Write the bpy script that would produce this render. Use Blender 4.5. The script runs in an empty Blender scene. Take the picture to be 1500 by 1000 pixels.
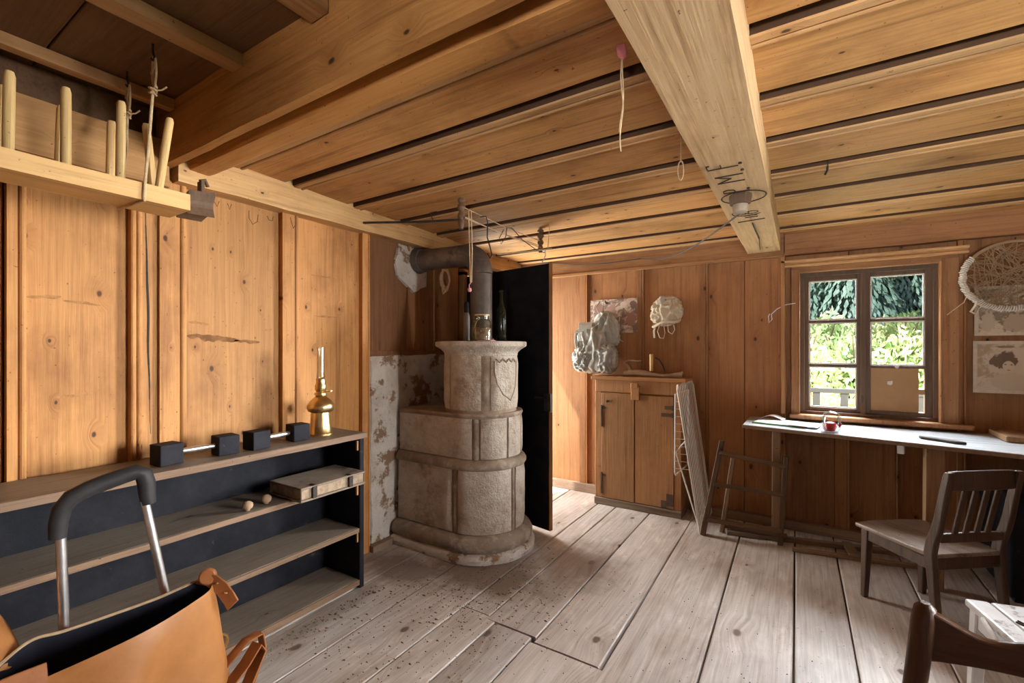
import bpy, bmesh, math, random
from math import sin, cos, pi, radians
from mathutils import Vector, Matrix, noise

# ------------------------------------------------------------------ camera, sky, sun, window light, exposure
S = bpy.context.scene
COL = S.collection
CAM_H = 1.4
cd = bpy.data.cameras.new('camera'); cam = bpy.data.objects.new('camera', cd); COL.objects.link(cam)
cam.location = (0, 0, CAM_H); cam.rotation_euler = (pi/2, 0, radians(32.32))
cd.sensor_width = 36; cd.lens = 36*667/1500; cd.shift_y = 10/1500; cd.clip_start = .02; cd.clip_end = 300
S.camera = cam
S.view_settings.view_transform = 'Standard'; S.view_settings.look = 'None'
S.view_settings.gamma = 1; S.view_settings.use_curve_mapping = False
S.view_settings.exposure = 0.26
S.cycles.use_denoising = True
S.cycles.max_bounces = 10; S.cycles.diffuse_bounces = 7; S.cycles.transparent_max_bounces = 16
S.cycles.sample_clamp_indirect = 6; S.cycles.caustics_reflective = False; S.cycles.caustics_refractive = False

W = bpy.data.worlds.new('sky'); S.world = W; W.use_nodes = True
wn = W.node_tree; bg = wn.nodes['Background']
sky = wn.nodes.new('ShaderNodeTexSky'); sky.sky_type = 'NISHITA'; sky.sun_disc = False
sky.sun_elevation = radians(48); sky.sun_rotation = radians(220); sky.air_density = 1; sky.dust_density = 2
wn.links.new(sky.outputs[0], bg.inputs[0]); bg.inputs[1].default_value = .16

def light(name, kind, loc, rot, energy, color, sx=1, sy=1):
    l = bpy.data.lights.new(name, kind); l.energy = energy; l.color = color
    if kind == 'AREA': l.shape = 'RECTANGLE'; l.size = sx; l.size_y = sy
    o = bpy.data.objects.new(name, l); o.location = loc; o.rotation_euler = rot; COL.objects.link(o); return o
sun = light('sun', 'SUN', (0, 0, 8), (0, 0, 0), 6.5, (1, .96, .88)); sun.data.angle = radians(1)
sun.rotation_euler = Vector((.45, .52, -.73)).to_track_quat('-Z', 'Y').to_euler()
def aim(o, d): o.rotation_euler = Vector(d).to_track_quat('-Z', 'Y').to_euler()
# daylight at the openings: the window in view (from above, outside), the two windows in the right wall, the doorway; plus an added front fill lamp
L1 = light('daylight_back', 'AREA', (.40, 5.15, 2.75), (0,0,0), 1150, (.88, .94, 1), 2.2, 1.2); aim(L1, (-.05, -1.0, -.95))
L2 = light('daylight_right_far', 'AREA', (6.2, 4.1, 1.7), (0,0,0), 850, (1, .985, .96), 3.0, 2.6); aim(L2, (-3.8, -1.7, -.2))
L3 = light('daylight_right_near', 'AREA', (6.2, 2.75, 2.1), (0,0,0), 1500, (1, .985, .96), 1.6, 4.4); aim(L3, (-3.8, -.8, -.3))
L4 = light('daylight_door', 'AREA', (-2.90, 3.72, 1.15), (0,0,0), 80, (1, .97, .92), .75, 1.8); aim(L4, (1, .06, 0))
L6 = light('daylight_back_side', 'AREA', (4.1, 8.4, 2.1), (0,0,0), 5600, (1, .985, .96), 2.4, 2.4); aim(L6, (-3.6, -4.1, -.65))
L5 = light('fill_front', 'AREA', (.6, -5.0, .55), (0,0,0), 620, (1, .985, .96), 3.0, 1.0); aim(L5, (-.05, 1, .3))  # fill lamp added behind the camera to brighten beams and ceiling

# ------------------------------------------------------------------ materials
class NT:
    def __init__(s, name):
        s.m = bpy.data.materials.new(name); s.m.use_nodes = True
        s.t = s.m.node_tree; s.b = s.t.nodes['Principled BSDF']
        s._tc = None
    def n(s, typ, ins=None, **props):
        k = s.t.nodes.new(typ)
        for a, v in props.items(): setattr(k, a, v)
        for a, v in (ins or {}).items(): s.put(k.inputs[a], v)
        return k
    def put(s, sock, v):
        if isinstance(v, bpy.types.NodeSocket): s.t.links.new(v, sock)
        else:
            if sock.type == 'RGBA' and len(v) == 3: v = (*v, 1)
            sock.default_value = v
    def obj(s):
        if not s._tc: s._tc = s.n('ShaderNodeTexCoord').outputs['Object']
        return s._tc
    def math(s, op, a, b=0.0, c=0.0, clamp=False):
        k = s.n('ShaderNodeMath', operation=op, use_clamp=clamp)
        s.put(k.inputs[0], a); s.put(k.inputs[1], b); s.put(k.inputs[2], c); return k.outputs[0]
    def comb(s, x, y, z):
        k = s.n('ShaderNodeCombineXYZ'); s.put(k.inputs[0], x); s.put(k.inputs[1], y); s.put(k.inputs[2], z); return k.outputs[0]
    def mix(s, f, a, b, mode='MIX'):
        k = s.n('ShaderNodeMix', data_type='RGBA', blend_type=mode)
        s.put(k.inputs[0], f); s.put(k.inputs[6], a); s.put(k.inputs[7], b); return k.outputs[2]
    def rng(s, v, a, b, c=0., d=1.):
        k = s.n('ShaderNodeMapRange', clamp=True)
        for i, q in enumerate((v, a, b, c, d)): s.put(k.inputs[i], q)
        return k.outputs[0]
    def noise(s, vec, scale=1., detail=3., rough=.55, dist=0.):
        return s.n('ShaderNodeTexNoise', {'Vector': vec, 'Scale': scale, 'Detail': detail, 'Roughness': rough, 'Distortion': dist}).outputs['Fac']
    def scale(s, vec, sc):
        return s.n('ShaderNodeVectorMath', {0: vec, 1: sc}, operation='MULTIPLY').outputs[0]
    def bump(s, h, st=.3, dist=.01):
        k = s.n('ShaderNodeBump', {'Strength': st, 'Distance': dist, 'Height': h}); s.put(s.b.inputs['Normal'], k.outputs[0])
    def rnd(s): return s.n('ShaderNodeObjectInfo').outputs['Random']

def wood(name, lightc, darkc, axis='z', cross='y', rough=.62, knots=.35, stain=.35, ring=.5, tint=.16, bump=.55, ks=4.2, knotc=(.045, .018, .008), stainc=(.45, .36, .30), grey=None, streak=.8, speck=.9, wear=.4, wearc=(1.42, 1.37, 1.28), soot_and_shade=None, dim=.86):
    t = NT(name); r = t.rnd()
    off = t.comb(t.math('MULTIPLY', r, 37.3), t.math('MULTIPLY', r, 91.7), t.math('MULTIPLY', r, 53.1))
    v = t.n('ShaderNodeVectorMath', {0: t.obj(), 1: off}, operation='ADD').outputs[0]
    sp = t.n('ShaderNodeSeparateXYZ', {0: v}); ix = {'x': 0, 'y': 1, 'z': 2}
    g = sp.outputs[ix[axis]]; c = sp.outputs[ix[cross]]; d = sp.outputs[3 - ix[axis] - ix[cross]]
    vo = t.n('ShaderNodeTexVoronoi', {'Vector': t.comb(t.math('MULTIPLY', c, ks), t.math('MULTIPLY', g, ks*.62), t.math('MULTIPLY', r, 9)), 'Scale': 1.0}, voronoi_dimensions='2D')
    dist = vo.outputs['Distance']; kc = t.n('ShaderNodeSeparateColor', {0: vo.outputs['Color']})
    dist = t.math('ADD', dist, t.math('MULTIPLY', t.math('SUBTRACT', t.noise(v, 22, 2), .5), .05))
    pres = t.math('GREATER_THAN', kc.outputs[0], 1 - knots)
    rad = t.math('MULTIPLY_ADD', kc.outputs[1], .05, .022)
    k = t.math('MULTIPLY', t.rng(dist, t.math('MULTIPLY', rad, .55), rad, 1, 0), pres)
    halo = t.math('MULTIPLY', t.rng(dist, rad, t.math('MULTIPLY', rad, 4.5), 1, 0), pres)
    c2 = t.math('MULTIPLY_ADD', halo, .035, c)
    gr = t.noise(t.comb(t.math('MULTIPLY', c2, 85), t.math('MULTIPLY', g, 2.2), t.math('MULTIPLY', d, 60)), 1, 4, .6)
    warp = t.noise(t.comb(t.math('MULTIPLY', c2, 5), t.math('MULTIPLY', g, .7), t.math('MULTIPLY', d, 4)), 1, 2)
    rg = t.math('SINE', t.math('MULTIPLY_ADD', warp, 75., t.math('MULTIPLY', c2, 40)))
    rg = t.math('MULTIPLY_ADD', rg, .5, .5)
    f = t.math('ADD', t.rng(gr, .38, .72, 0, .75), t.math('MULTIPLY', rg, ring*.45))
    col = t.mix(t.math('MULTIPLY', f, .75, clamp=True), lightc, darkc)
    st = t.rng(t.noise(t.comb(t.math('MULTIPLY', c, 3), t.math('MULTIPLY', g, 1.6), d), 1, 6, .65), .48, .72)
    col = t.mix(t.math('MULTIPLY', st, stain), col, t.mix(1., col, stainc, 'MULTIPLY'))
    sk = t.rng(t.noise(t.comb(t.math('MULTIPLY', c2, 26), t.math('MULTIPLY', g, .8), t.math('MULTIPLY', d, 20)), 1, 5, .7), .54, .74)
    col = t.mix(t.math('MULTIPLY', sk, streak), col, t.mix(1., col, stainc, 'MULTIPLY'))
    sp2 = t.rng(t.noise(v, 75, 2, .5), .70, .76)
    col = t.mix(t.math('MULTIPLY', sp2, speck), col, t.mix(1., col, (.30, .22, .17), 'MULTIPLY'))
    lt = t.rng(t.noise(t.comb(t.math('MULTIPLY', c, 7), t.math('MULTIPLY', g, 3.), d), 1, 6, .7), .56, .72)
    col = t.mix(t.math('MULTIPLY', lt, wear), col, t.mix(1., col, wearc, 'MULTIPLY'))
    if grey:
        gf = t.rng(t.noise(t.comb(t.math('MULTIPLY', c, 6), t.math('MULTIPLY', g, 2.1), d), 1, 6, .7), .42, .62)
        col = t.mix(t.math('MULTIPLY', gf, .8), col, grey)
    col = t.mix(t.math('MULTIPLY', halo, .35), col, t.mix(1., col, (.55, .42, .34), 'MULTIPLY'))
    col = t.mix(t.math('MULTIPLY', k, .9), col, knotc)
    tn = t.rng(r, 0, 1, dim*(1 - tint), dim*(1 + tint))
    col = t.mix(1., col, t.comb(tn, t.math('MULTIPLY_ADD', tn, .9, .1), t.math('MULTIPLY_ADD', tn, .8, .2)), 'MULTIPLY')
    if soot_and_shade:   # trodden soot spread on the boards around a spot (x, y, rx, ry)
        so = t.n('ShaderNodeSeparateXYZ', {0: t.obj()}); dm = None
        for (sx, sy, rx, ry, am) in soot_and_shade:
            ex = t.math('DIVIDE', t.math('SUBTRACT', so.outputs[0], sx), rx); ey = t.math('DIVIDE', t.math('SUBTRACT', so.outputs[1], sy), ry)
            q = t.math('SQRT', t.math('ADD', t.math('MULTIPLY', ex, ex), t.math('MULTIPLY', ey, ey)))
            q = t.math('ADD', q, t.math('MULTIPLY', t.math('SUBTRACT', t.noise(t.obj(), 5, 7, .7), .5), 1.5))
            q = t.rng(q, .55, 1.15, am, 0); dm = q if dm is None else t.math('MAXIMUM', dm, q)
        col = t.mix(dm, col, (.12, .078, .05))
    t.put(t.b.inputs['Base Color'], col); t.b.inputs['Roughness'].default_value = rough
    t.b.inputs['Specular IOR Level'].default_value = .3
    t.bump(t.math('SUBTRACT', gr, t.math('MULTIPLY', k, .5)), bump, .004)
    return t.m

def rough_mat(name, a, b, scale=6, rough=.8, lo=.4, hi=.65, bump=.3, bdist=.01, metal=0., c=None, cscale=2., clo=.55, chi=.62, spec=.3, detail=6):
    t = NT(name); n1 = t.noise(t.obj(), scale, detail, .65)
    col = t.mix(t.rng(n1, lo, hi), a, b)
    if c: col = t.mix(t.rng(t.noise(t.obj(), cscale, 7, .7), clo, chi), col, c)
    t.put(t.b.inputs['Base Color'], col); t.b.inputs['Roughness'].default_value = rough; t.b.inputs['Metallic'].default_value = metal
    t.b.inputs['Specular IOR Level'].default_value = spec
    if bump: t.bump(t.noise(t.obj(), scale*4, 5, .7), bump, bdist)
    return t.m
def plain(name, a, rough=.5, metal=0., spec=.4):
    t = NT(name); t.put(t.b.inputs['Base Color'], t.mix(t.rng(t.noise(t.obj(), 30, 3), .3, .7), a, tuple(x*.82 for x in a)))
    t.b.inputs['Roughness'].default_value = rough; t.b.inputs['Metallic'].default_value = metal; t.b.inputs['Specular IOR Level'].default_value = spec
    return t.m
def glass(name, tint=(1, 1, 1), refl=.06, k=.8):
    t = NT(name); t.t.nodes.remove(t.b)
    tr = t.n('ShaderNodeBsdfTransparent', {0: tint}); gl = t.n('ShaderNodeBsdfGlossy', {'Roughness': .03})
    fr = t.n('ShaderNodeFresnel', {'IOR': 1.45}); mx = t.n('ShaderNodeMixShader', {0: t.math('MULTIPLY_ADD', fr.outputs[0], k, refl*.3), 1: tr.outputs[0], 2: gl.outputs[0]})
    t.t.links.new(mx.outputs[0], t.t.nodes['Material Output'].inputs[0]); return t.m
def leafmat(name, a, b, c=None):
    t = NT(name); r = t.rnd(); n1 = t.noise(t.obj(), 3.5, 4)
    col = t.mix(t.rng(n1, .35, .65), a, b)
    t.put(t.b.inputs['Base Color'], col); t.b.inputs['Roughness'].default_value = .6
    return t.m

M = {}
M['wall_z'] = wood('pine_wall', (.61, .295, .095), (.385, .16, .044), 'z', 'y', ks=6., knots=.6, stain=.75, ring=.4)
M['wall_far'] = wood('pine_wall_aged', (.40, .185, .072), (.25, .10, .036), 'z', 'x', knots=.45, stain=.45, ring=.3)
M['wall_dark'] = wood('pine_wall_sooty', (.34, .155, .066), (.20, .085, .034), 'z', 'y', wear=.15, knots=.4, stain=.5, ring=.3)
M['log'] = wood('hewn_log', (.68, .43, .19), (.48, .26, .095), 'y', 'z', knots=.4, stain=.25, ring=.45, bump=.5)
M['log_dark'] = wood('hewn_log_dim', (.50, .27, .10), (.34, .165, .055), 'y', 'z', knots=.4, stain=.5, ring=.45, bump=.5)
M['log_x'] = wood('cornice_wood', (.38, .19, .08), (.24, .105, .04), 'x', 'z', knots=.25, stain=.6, wear=.15)
M['ceil'] = wood('ceiling_pine', (.62, .33, .125), (.38, .17, .052), 'x', 'y', ks=5.5, knots=.6, stain=.8, ring=.45)
M['ceil_strip'] = wood('ceiling_strip_pine', (.60, .36, .17), (.39, .19, .07), 'x', 'y', knots=.1, stain=.3, ring=.2)
M['beam_x'] = wood('beam_pine_brown', (.60, .29, .09), (.41, .165, .042), 'x', 'z', knots=.35, stain=.45, ring=.5, bump=.5)
M['beam_y'] = wood('beam_pine_pale', (.69, .475, .27), (.49, .295, .14), 'y', 'x', knots=.45, stain=.2, ring=.55, tint=.02, bump=.5)
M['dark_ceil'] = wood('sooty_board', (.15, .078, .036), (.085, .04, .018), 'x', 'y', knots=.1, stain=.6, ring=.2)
M['slat'] = wood('slat_pine', (.50, .28, .125), (.34, .165, .065), 'y', 'x', knots=.2, stain=.4)
M['floor'] = wood('worn_floor', (.55, .505, .465), (.31, .265, .23), 'y', 'x', rough=.5, dim=1.05, soot_and_shade=[(-1.72, 2.35, .50, .36, .85), (-2.15, 2.08, .35, .2, .75), (-1.22, 2.72, .26, .45, .6), (-2.12, 1.5, .08, .5, .4)], wearc=(1.5, 1.52, 1.55), wear=.7, knots=.4, stain=.6, ring=.7, tint=.10, bump=.45, ks=2.6, stainc=(.55, .43, .34), knotc=(.10, .06, .04))
M['cab'] = wood('cabinet_pine', (.44, .215, .085), (.29, .122, .044), 'z', 'x', knots=.3, stain=.45, ring=.3, rough=.5)
M['cab_h'] = wood('cabinet_pine_rail', (.44, .215, .085), (.29, .122, .044), 'x', 'z', knots=.2, stain=.45, ring=.3, rough=.5)
M['casing'] = wood('casing_wood', (.40, .195, .08), (.26, .115, .044), 'z', 'x', knots=.15, stain=.4)
M['sash'] = wood('sash_wood', (.14, .088, .055), (.085, .05, .03), 'z', 'x', knots=.05, stain=.5, ring=.2)
M['oldwood'] = wood('old_brown_wood', (.17, .10, .058), (.09, .05, .028), 'z', 'x', knots=.15, stain=.5, ring=.3)
M['oldwood_x'] = wood('old_brown_wood_flat', (.20, .12, .07), (.11, .06, .034), 'x', 'z', knots=.15, stain=.5, ring=.3)
M['post'] = wood('post_wood', (.36, .22, .115), (.23, .125, .06), 'z', 'x', wear=.15, knots=.15, stain=.4)
M['chair'] = wood('chair_wood', (.095, .055, .034), (.045, .025, .016), 'z', 'x', wear=.2, rough=.36, knots=.05, stain=.5, ring=.2, tint=.03)
M['chair_seat'] = wood('chair_seat_wood', (.27, .20, .155), (.15, .10, .07), 'y', 'x', wear=.3, rough=.27, knots=.05, stain=.5, ring=.3, tint=.03)
M['chair_dark'] = wood('dark_chair_wood', (.105, .050, .027), (.052, .023, .012), 'z', 'x', rough=.36, knots=.03, stain=.4, ring=.2, tint=.03)
M['chair_dark_x'] = wood('dark_chair_rail_wood', (.115, .055, .029), (.058, .026, .013), 'x', 'z', rough=.36, knots=.03, stain=.4, ring=.2, tint=.03)
M['rack'] = wood('rack_pine', (.78, .50, .21), (.60, .34, .12), 'y', 'x', knots=.3, stain=.25, ring=.35)
M['peg'] = wood('peg_wood', (.80, .55, .24), (.64, .39, .15), 'z', 'x', knots=.05, stain=.3, ring=.2)
M['counter'] = wood('counter_grey', (.60, .625, .64), (.45, .47, .48), 'x', 'y', dim=1., wear=.2, rough=.25, knots=.05, stain=.4, ring=.3)
M['shelf_top'] = wood('shelf_worn_wood', (.27, .215, .165), (.16, .12, .09), 'y', 'x', rough=.5, knots=.1, stain=.5, ring=.3)
M['black'] = rough_mat('black_paint', (.008, .009, .013), (.017, .017, .022), 5, .65, c=(.075, .062, .05), cscale=9, clo=.66, chi=.74, bump=.2, spec=.12)
M['edge'] = wood('bare_edge_wood', (.24, .15, .09), (.14, .08, .05), 'y', 'z', knots=.05, stain=.5)
M['edge_z'] = wood('bare_edge_upright', (.50, .25, .10), (.32, .14, .05), 'z', 'y', knots=.05, stain=.5)
M['plaster'] = rough_mat('old_plaster', (.62, .575, .515), (.47, .41, .35), 5, .9, c=(.25, .155, .09), cscale=5.5, clo=.52, chi=.57, bump=.6, bdist=.02)
M['tile'] = rough_mat('stove_tile', (.66, .60, .51), (.50, .42, .33), 9, .72, c=(.30, .20, .125), cscale=6, clo=.53, chi=.72, bump=1., bdist=.022)
M['grout'] = rough_mat('stove_joint', (.26, .19, .135), (.38, .30, .225), 9, .9, bump=.5)
M['mould'] = rough_mat('stove_moulding', (.33, .265, .20), (.22, .16, .115), 8, .85, c=(.48, .42, .34), cscale=7, clo=.52, chi=.66, bump=.6)
M['pipe'] = rough_mat('stove_pipe_iron', (.15, .125, .105), (.10, .082, .07), 9, .55, c=(.20, .155, .12), cscale=5, bump=.15, metal=.35)
M['iron'] = rough_mat('black_iron', (.03, .028, .027), (.07, .055, .045), 14, .55, bump=.2, metal=.6)
M['brass'] = rough_mat('brass', (.80, .60, .30), (.62, .42, .17), 12, .30, bump=.05, metal=1.)
M['steel'] = rough_mat('brushed_steel', (.80, .80, .80), (.66, .66, .66), 20, .36, bump=.05, metal=1.)
M['whitewire'] = plain('white_coated_wire', (.78, .74, .67), .4)
M['canvas'] = rough_mat('grey_canvas', (.50, .49, .445), (.41, .395, .355), 14, .9, c=(.26, .24, .205), cscale=4, clo=.55, chi=.75, bump=.35, bdist=.004)
M['cream'] = rough_mat('cream_canvas', (.66, .575, .44), (.54, .455, .33), 14, .9, bump=.35, bdist=.004)
M['leather'] = rough_mat('tan_leather', (.46, .205, .068), (.36, .145, .044), 4, .45, c=(.27, .10, .032), cscale=3, clo=.52, chi=.72, bump=.25, bdist=.004)
M['leather2'] = rough_mat('tan_leather_strap', (.38, .145, .05), (.28, .098, .032), 8, .45, bump=.25, bdist=.004)
M['lining'] = rough_mat('black_lining', (.010, .011, .02), (.02, .02, .032), 6, .6, bump=.1)
M['rubber'] = rough_mat('black_rubber', (.03, .03, .032), (.05, .048, .047), 9, .5, c=(.16, .15, .14), cscale=14, clo=.68, chi=.76, bump=.1)
M['rope'] = rough_mat('pale_rope', (.66, .50, .30), (.50, .35, .19), 40, .9, bump=.4)
M['string'] = rough_mat('old_string', (.60, .44, .28), (.46, .32, .19), 40, .9, bump=0)
M['paper'] = plain('white_paper', (.80, .80, .78), .7)
M['pages'] = rough_mat('book_pages', (.36, .275, .19), (.22, .16, .11), 30, .9, bump=.3)
M['bookcover'] = rough_mat('old_book_cover', (.27, .215, .165), (.19, .145, .11), 6, .7, c=(.10, .07, .05), cscale=5, clo=.6, chi=.64, bump=.3)
M['cardboard'] = rough_mat('cardboard', (.36, .21, .10), (.31, .175, .08), 5, .85, bump=.1)
M['netcord'] = plain('net_cord', (.36, .25, .15), .9); M['white_cord'] = plain('white_cord', (.80, .76, .68), .8)
M['putty'] = plain('white_putty', (.72, .72, .70), .6)
M['glass'] = glass('window_glass', refl=.01, k=.3); M['jarglass'] = glass('jar_glass', (.93, .95, .93), .05, .45)
M['bottle'] = plain('green_bottle_glass', (.016, .024, .014), .12, 0, .6)
M['red'] = plain('red_plastic', (.75, .03, .035), .35)
M['pink'] = plain('pink_plastic', (.70, .25, .27), .5)
M['green'] = plain('green_card', (.06, .20, .05), .6)
M['soil'] = rough_mat('jar_contents', (.22, .13, .07), (.38, .27, .17), 30, .9, bump=.3)
M['greycup'] = rough_mat('socket_porcelain', (.42, .36, .28), (.30, .24, .18), 12, .5, bump=.1)
M['black_cord'] = plain('black_cord', (.03, .026, .022), .6)
M['ink'] = plain('black_pencil', (.028, .02, .014), .8)
M['soot_and_shade'] = plain('joint_shade', (.075, .037, .018), .9)  # shade of the ceiling slots put into a colour
M['hinge'] = rough_mat('rusty_iron', (.10, .062, .036), (.06, .04, .027), 14, .6, bump=.2)
M['attic'] = plain('attic_boards', (.12, .07, .04), .9)
M['plinth_wood'] = wood('lath_wood', (.34, .235, .16), (.22, .145, .095), 'x', 'y', knots=.1, stain=.5)
M['drift'] = rough_mat('driftwood', (.40, .27, .17), (.25, .155, .09), 9, .8, bump=.5)
M['debris'] = rough_mat('debris', (.13, .08, .045), (.32, .22, .13), 20, .9, bump=0)
M['grass'] = rough_mat('meadow', (.36, .44, .16), (.52, .55, .26), 2.5, .9, bump=.4, c=(.50, .47, .22), cscale=.8, clo=.5, chi=.7)
M['bush'] = leafmat('bush_leaves', (.30, .42, .14), (.58, .64, .32)); M['bush2'] = leafmat('bush_leaves_pale', (.50, .56, .28), (.70, .72, .46))
M['bush3'] = leafmat('bush_leaves_fresh', (.22, .38, .13), (.46, .60, .28))
M['fir'] = leafmat('fir_needles', (.09, .17, .135), (.19, .30, .25)); M['fir2'] = leafmat('fir_needles_light', (.14, .24, .18), (.27, .39, .29)); M['bark'] = plain('bark', (.10, .065, .04), .9)
M['rail'] = plain('weathered_rail', (.035, .033, .032), .8); M['slab'] = plain('weathered_table', (.22, .24, .28), .7)

def picture(name, paper, ink, shapes, nscale, margin=.0, lo=.43, hi=.54):
    """flat print: procedural blotches and soft ellipses on paper; object coordinates run x, z on the sheet"""
    t = NT(name); sp = t.n('ShaderNodeSeparateXYZ', {0: t.obj()}); x, z = sp.outputs[0], sp.outputs[2]
    col = t.mix(t.math('MULTIPLY', t.rng(t.noise(t.obj(), nscale, 6, .65, 1.2), lo, hi), .85), paper, ink)
    for (cx, cz, rx, rz, c, wob) in shapes:
        w = t.math('MULTIPLY', t.math('SUBTRACT', t.noise(t.obj(), 40, 3), .5), wob)
        dx = t.math('DIVIDE', t.math('SUBTRACT', x, cx), rx); dz = t.math('DIVIDE', t.math('SUBTRACT', z, cz), rz)
        d = t.math('ADD', t.math('SQRT', t.math('ADD', t.math('MULTIPLY', dx, dx), t.math('MULTIPLY', dz, dz))), w)
        col = t.mix(t.rng(d, .9, 1.05, 1, 0), col, c)
    t.put(t.b.inputs['Base Color'], col); t.b.inputs['Roughness'].default_value = .7; return t.m

# ------------------------------------------------------------------ mesh helpers
class MB:
    def __init__(s): s.v = []; s.f = []
    def add(s, vs, fs):
        o = len(s.v); s.v += [Vector(p) for p in vs]; s.f += [tuple(i + o for i in f) for f in fs]; return s
    def box(s, x0, x1, y0, y1, z0, z1):
        return s.add([(x0,y0,z0),(x1,y0,z0),(x1,y1,z0),(x0,y1,z0),(x0,y0,z1),(x1,y0,z1),(x1,y1,z1),(x0,y1,z1)],
                     [(3,2,1,0),(4,5,6,7),(0,1,5,4),(1,2,6,5),(2,3,7,6),(3,0,4,7)])
    def bar(s, p0, p1, w, h, up=(0,0,1), w1=None, h1=None):
        p0, p1 = Vector(p0), Vector(p1); d = (p1-p0).normalized(); up = Vector(up)
        sx = d.cross(up); sx = sx.normalized() if sx.length > 1e-5 else Vector((1,0,0)); u = sx.cross(d).normalized()
        w1 = w if w1 is None else w1; h1 = h if h1 is None else h1
        q = lambda p, a, b, W, H: p + sx*(a*W/2) + u*(b*H/2)
        vs = [q(p0,-1,-1,w,h), q(p0,1,-1,w,h), q(p0,1,1,w,h), q(p0,-1,1,w,h), q(p1,-1,-1,w1,h1), q(p1,1,-1,w1,h1), q(p1,1,1,w1,h1), q(p1,-1,1,w1,h1)]
        return s.add(vs, [(3,2,1,0),(4,5,6,7),(0,1,5,4),(1,2,6,5),(2,3,7,6),(3,0,4,7)])
    def tube(s, pts, r, n=7, caps=True, closed=False):
        P = [Vector(p) for p in pts]; m = len(P); rr = r if isinstance(r, (list, tuple)) else [r]*m
        o = len(s.v); t = (P[1]-P[0]).normalized(); a = Vector((0,0,1)) if abs(t.z) < .9 else Vector((1,0,0)); u = t.cross(a).normalized()
        for i, p in enumerate(P):
            a_, b_ = (P[i-1], P[(i+1) % m]) if closed else (P[max(i-1,0)], P[min(i+1,m-1)])
            t = (b_-a_); t = t.normalized() if t.length > 1e-9 else Vector((0,0,1))
            u = u - t*u.dot(t); u = u.normalized() if u.length > 1e-6 else t.orthogonal().normalized(); w = t.cross(u)
            for k in range(n): s.v.append(p + (u*cos(2*pi*k/n) + w*sin(2*pi*k/n))*rr[i])
        for i in range(m if closed else m-1):
            j = (i+1) % m
            for k in range(n): l = (k+1) % n; s.f.append((o+i*n+k, o+i*n+l, o+j*n+l, o+j*n+k))
        if caps and not closed:
            s.f.append(tuple(o+k for k in range(n))[::-1]); s.f.append(tuple(o+(m-1)*n+k for k in range(n)))
        return s
    def lathe(s, prof, n=24, c=(0,0,0)):
        loops = [[(c[0]+r*cos(2*pi*k/n), c[1]+r*sin(2*pi*k/n), c[2]+z) for k in range(n)] for r, z in prof]
        return s.loft(loops)
    def loft(s, loops, cap=True, closed=True):
        o = len(s.v); n = len(loops[0])
        for L in loops: s.v += [Vector(p) for p in L]
        for i in range(len(loops)-1):
            for k in range(n if closed else n-1):
                l = (k+1) % n; s.f.append((o+i*n+k, o+i*n+l, o+(i+1)*n+l, o+(i+1)*n+k))
        if cap and closed:
            s.f.append(tuple(o+k for k in range(n))[::-1]); s.f.append(tuple(o+(len(loops)-1)*n+k for k in range(n)))
        return s
    def prism(s, poly, fn0, fn1):
        n = len(poly); s.loft([[fn0(a, b) for a, b in poly], [fn1(a, b) for a, b in poly]]); return s
    def xf(s, m, start=0):
        for i in range(start, len(s.v)): s.v[i] = m @ s.v[i]
        return s

ROOT = {}
def build(mb, name, mat, parent=None, bevel=0., smooth=False, origin=None, local=False, kind=None, label=None, sub=0, seg=1):
    me = bpy.data.meshes.new(name)
    if parent is not None: off = ROOT[parent.name]
    elif origin is not None: off = Vector(origin)
    else:
        lo = [min(p[i] for p in mb.v) for i in range(3)]; hi = [max(p[i] for p in mb.v) for i in range(3)]
        off = Vector(((lo[0]+hi[0])/2, (lo[1]+hi[1])/2, lo[2]))
    me.from_pydata([tuple(p - off) for p in mb.v], [], mb.f)
    bm = bmesh.new(); bm.from_mesh(me); bmesh.ops.recalc_face_normals(bm, faces=bm.faces); bm.to_mesh(me); bm.free()
    me.materials.append(M[mat] if isinstance(mat, str) else mat)
    if smooth:
        for p in me.polygons: p.use_smooth = True
        if smooth != 'all': me.set_sharp_from_angle(angle=radians(40))
    o = bpy.data.objects.new(name, me); COL.objects.link(o)
    if parent is not None: o.parent = parent
    else: o.location = off
    ROOT[o.name] = off
    if bevel:
        b = o.modifiers.new('bevel', 'BEVEL'); b.width = bevel; b.segments = seg; b.limit_method = 'ANGLE'; b.angle_limit = radians(35)
    if sub:
        u = o.modifiers.new('subsurf', 'SUBSURF'); u.levels = sub; u.render_levels = sub
    if kind: o['kind'] = kind
    if label: o['label'] = label
    return o
def thing(name, label, cat, loc=(0,0,0), rz=0., group=None, local=False):
    o = bpy.data.objects.new(name, None); COL.objects.link(o); o.empty_display_size = .1
    o.location = loc; o.rotation_euler = (0, 0, rz); o['label'] = label; o['category'] = cat
    if group: o['group'] = group
    ROOT[o.name] = Vector((0,0,0)) if local else Vector(loc)
    return o
def tag(o, label, cat, group=None):
    o['label'] = label; o['category'] = cat
    if group: o['group'] = group
    return o
def structure(name, loc=(0,0,0)):
    o = bpy.data.objects.new(name, None); COL.objects.link(o); o.location = loc; o['kind'] = 'structure'; ROOT[o.name] = Vector(loc); return o
def bx(name, mat, parent, x0, x1, y0, y1, z0, z1, bevel=.003, **k):
    return build(MB().box(x0, x1, y0, y1, z0, z1), name, mat, parent, bevel, **k)
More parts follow.
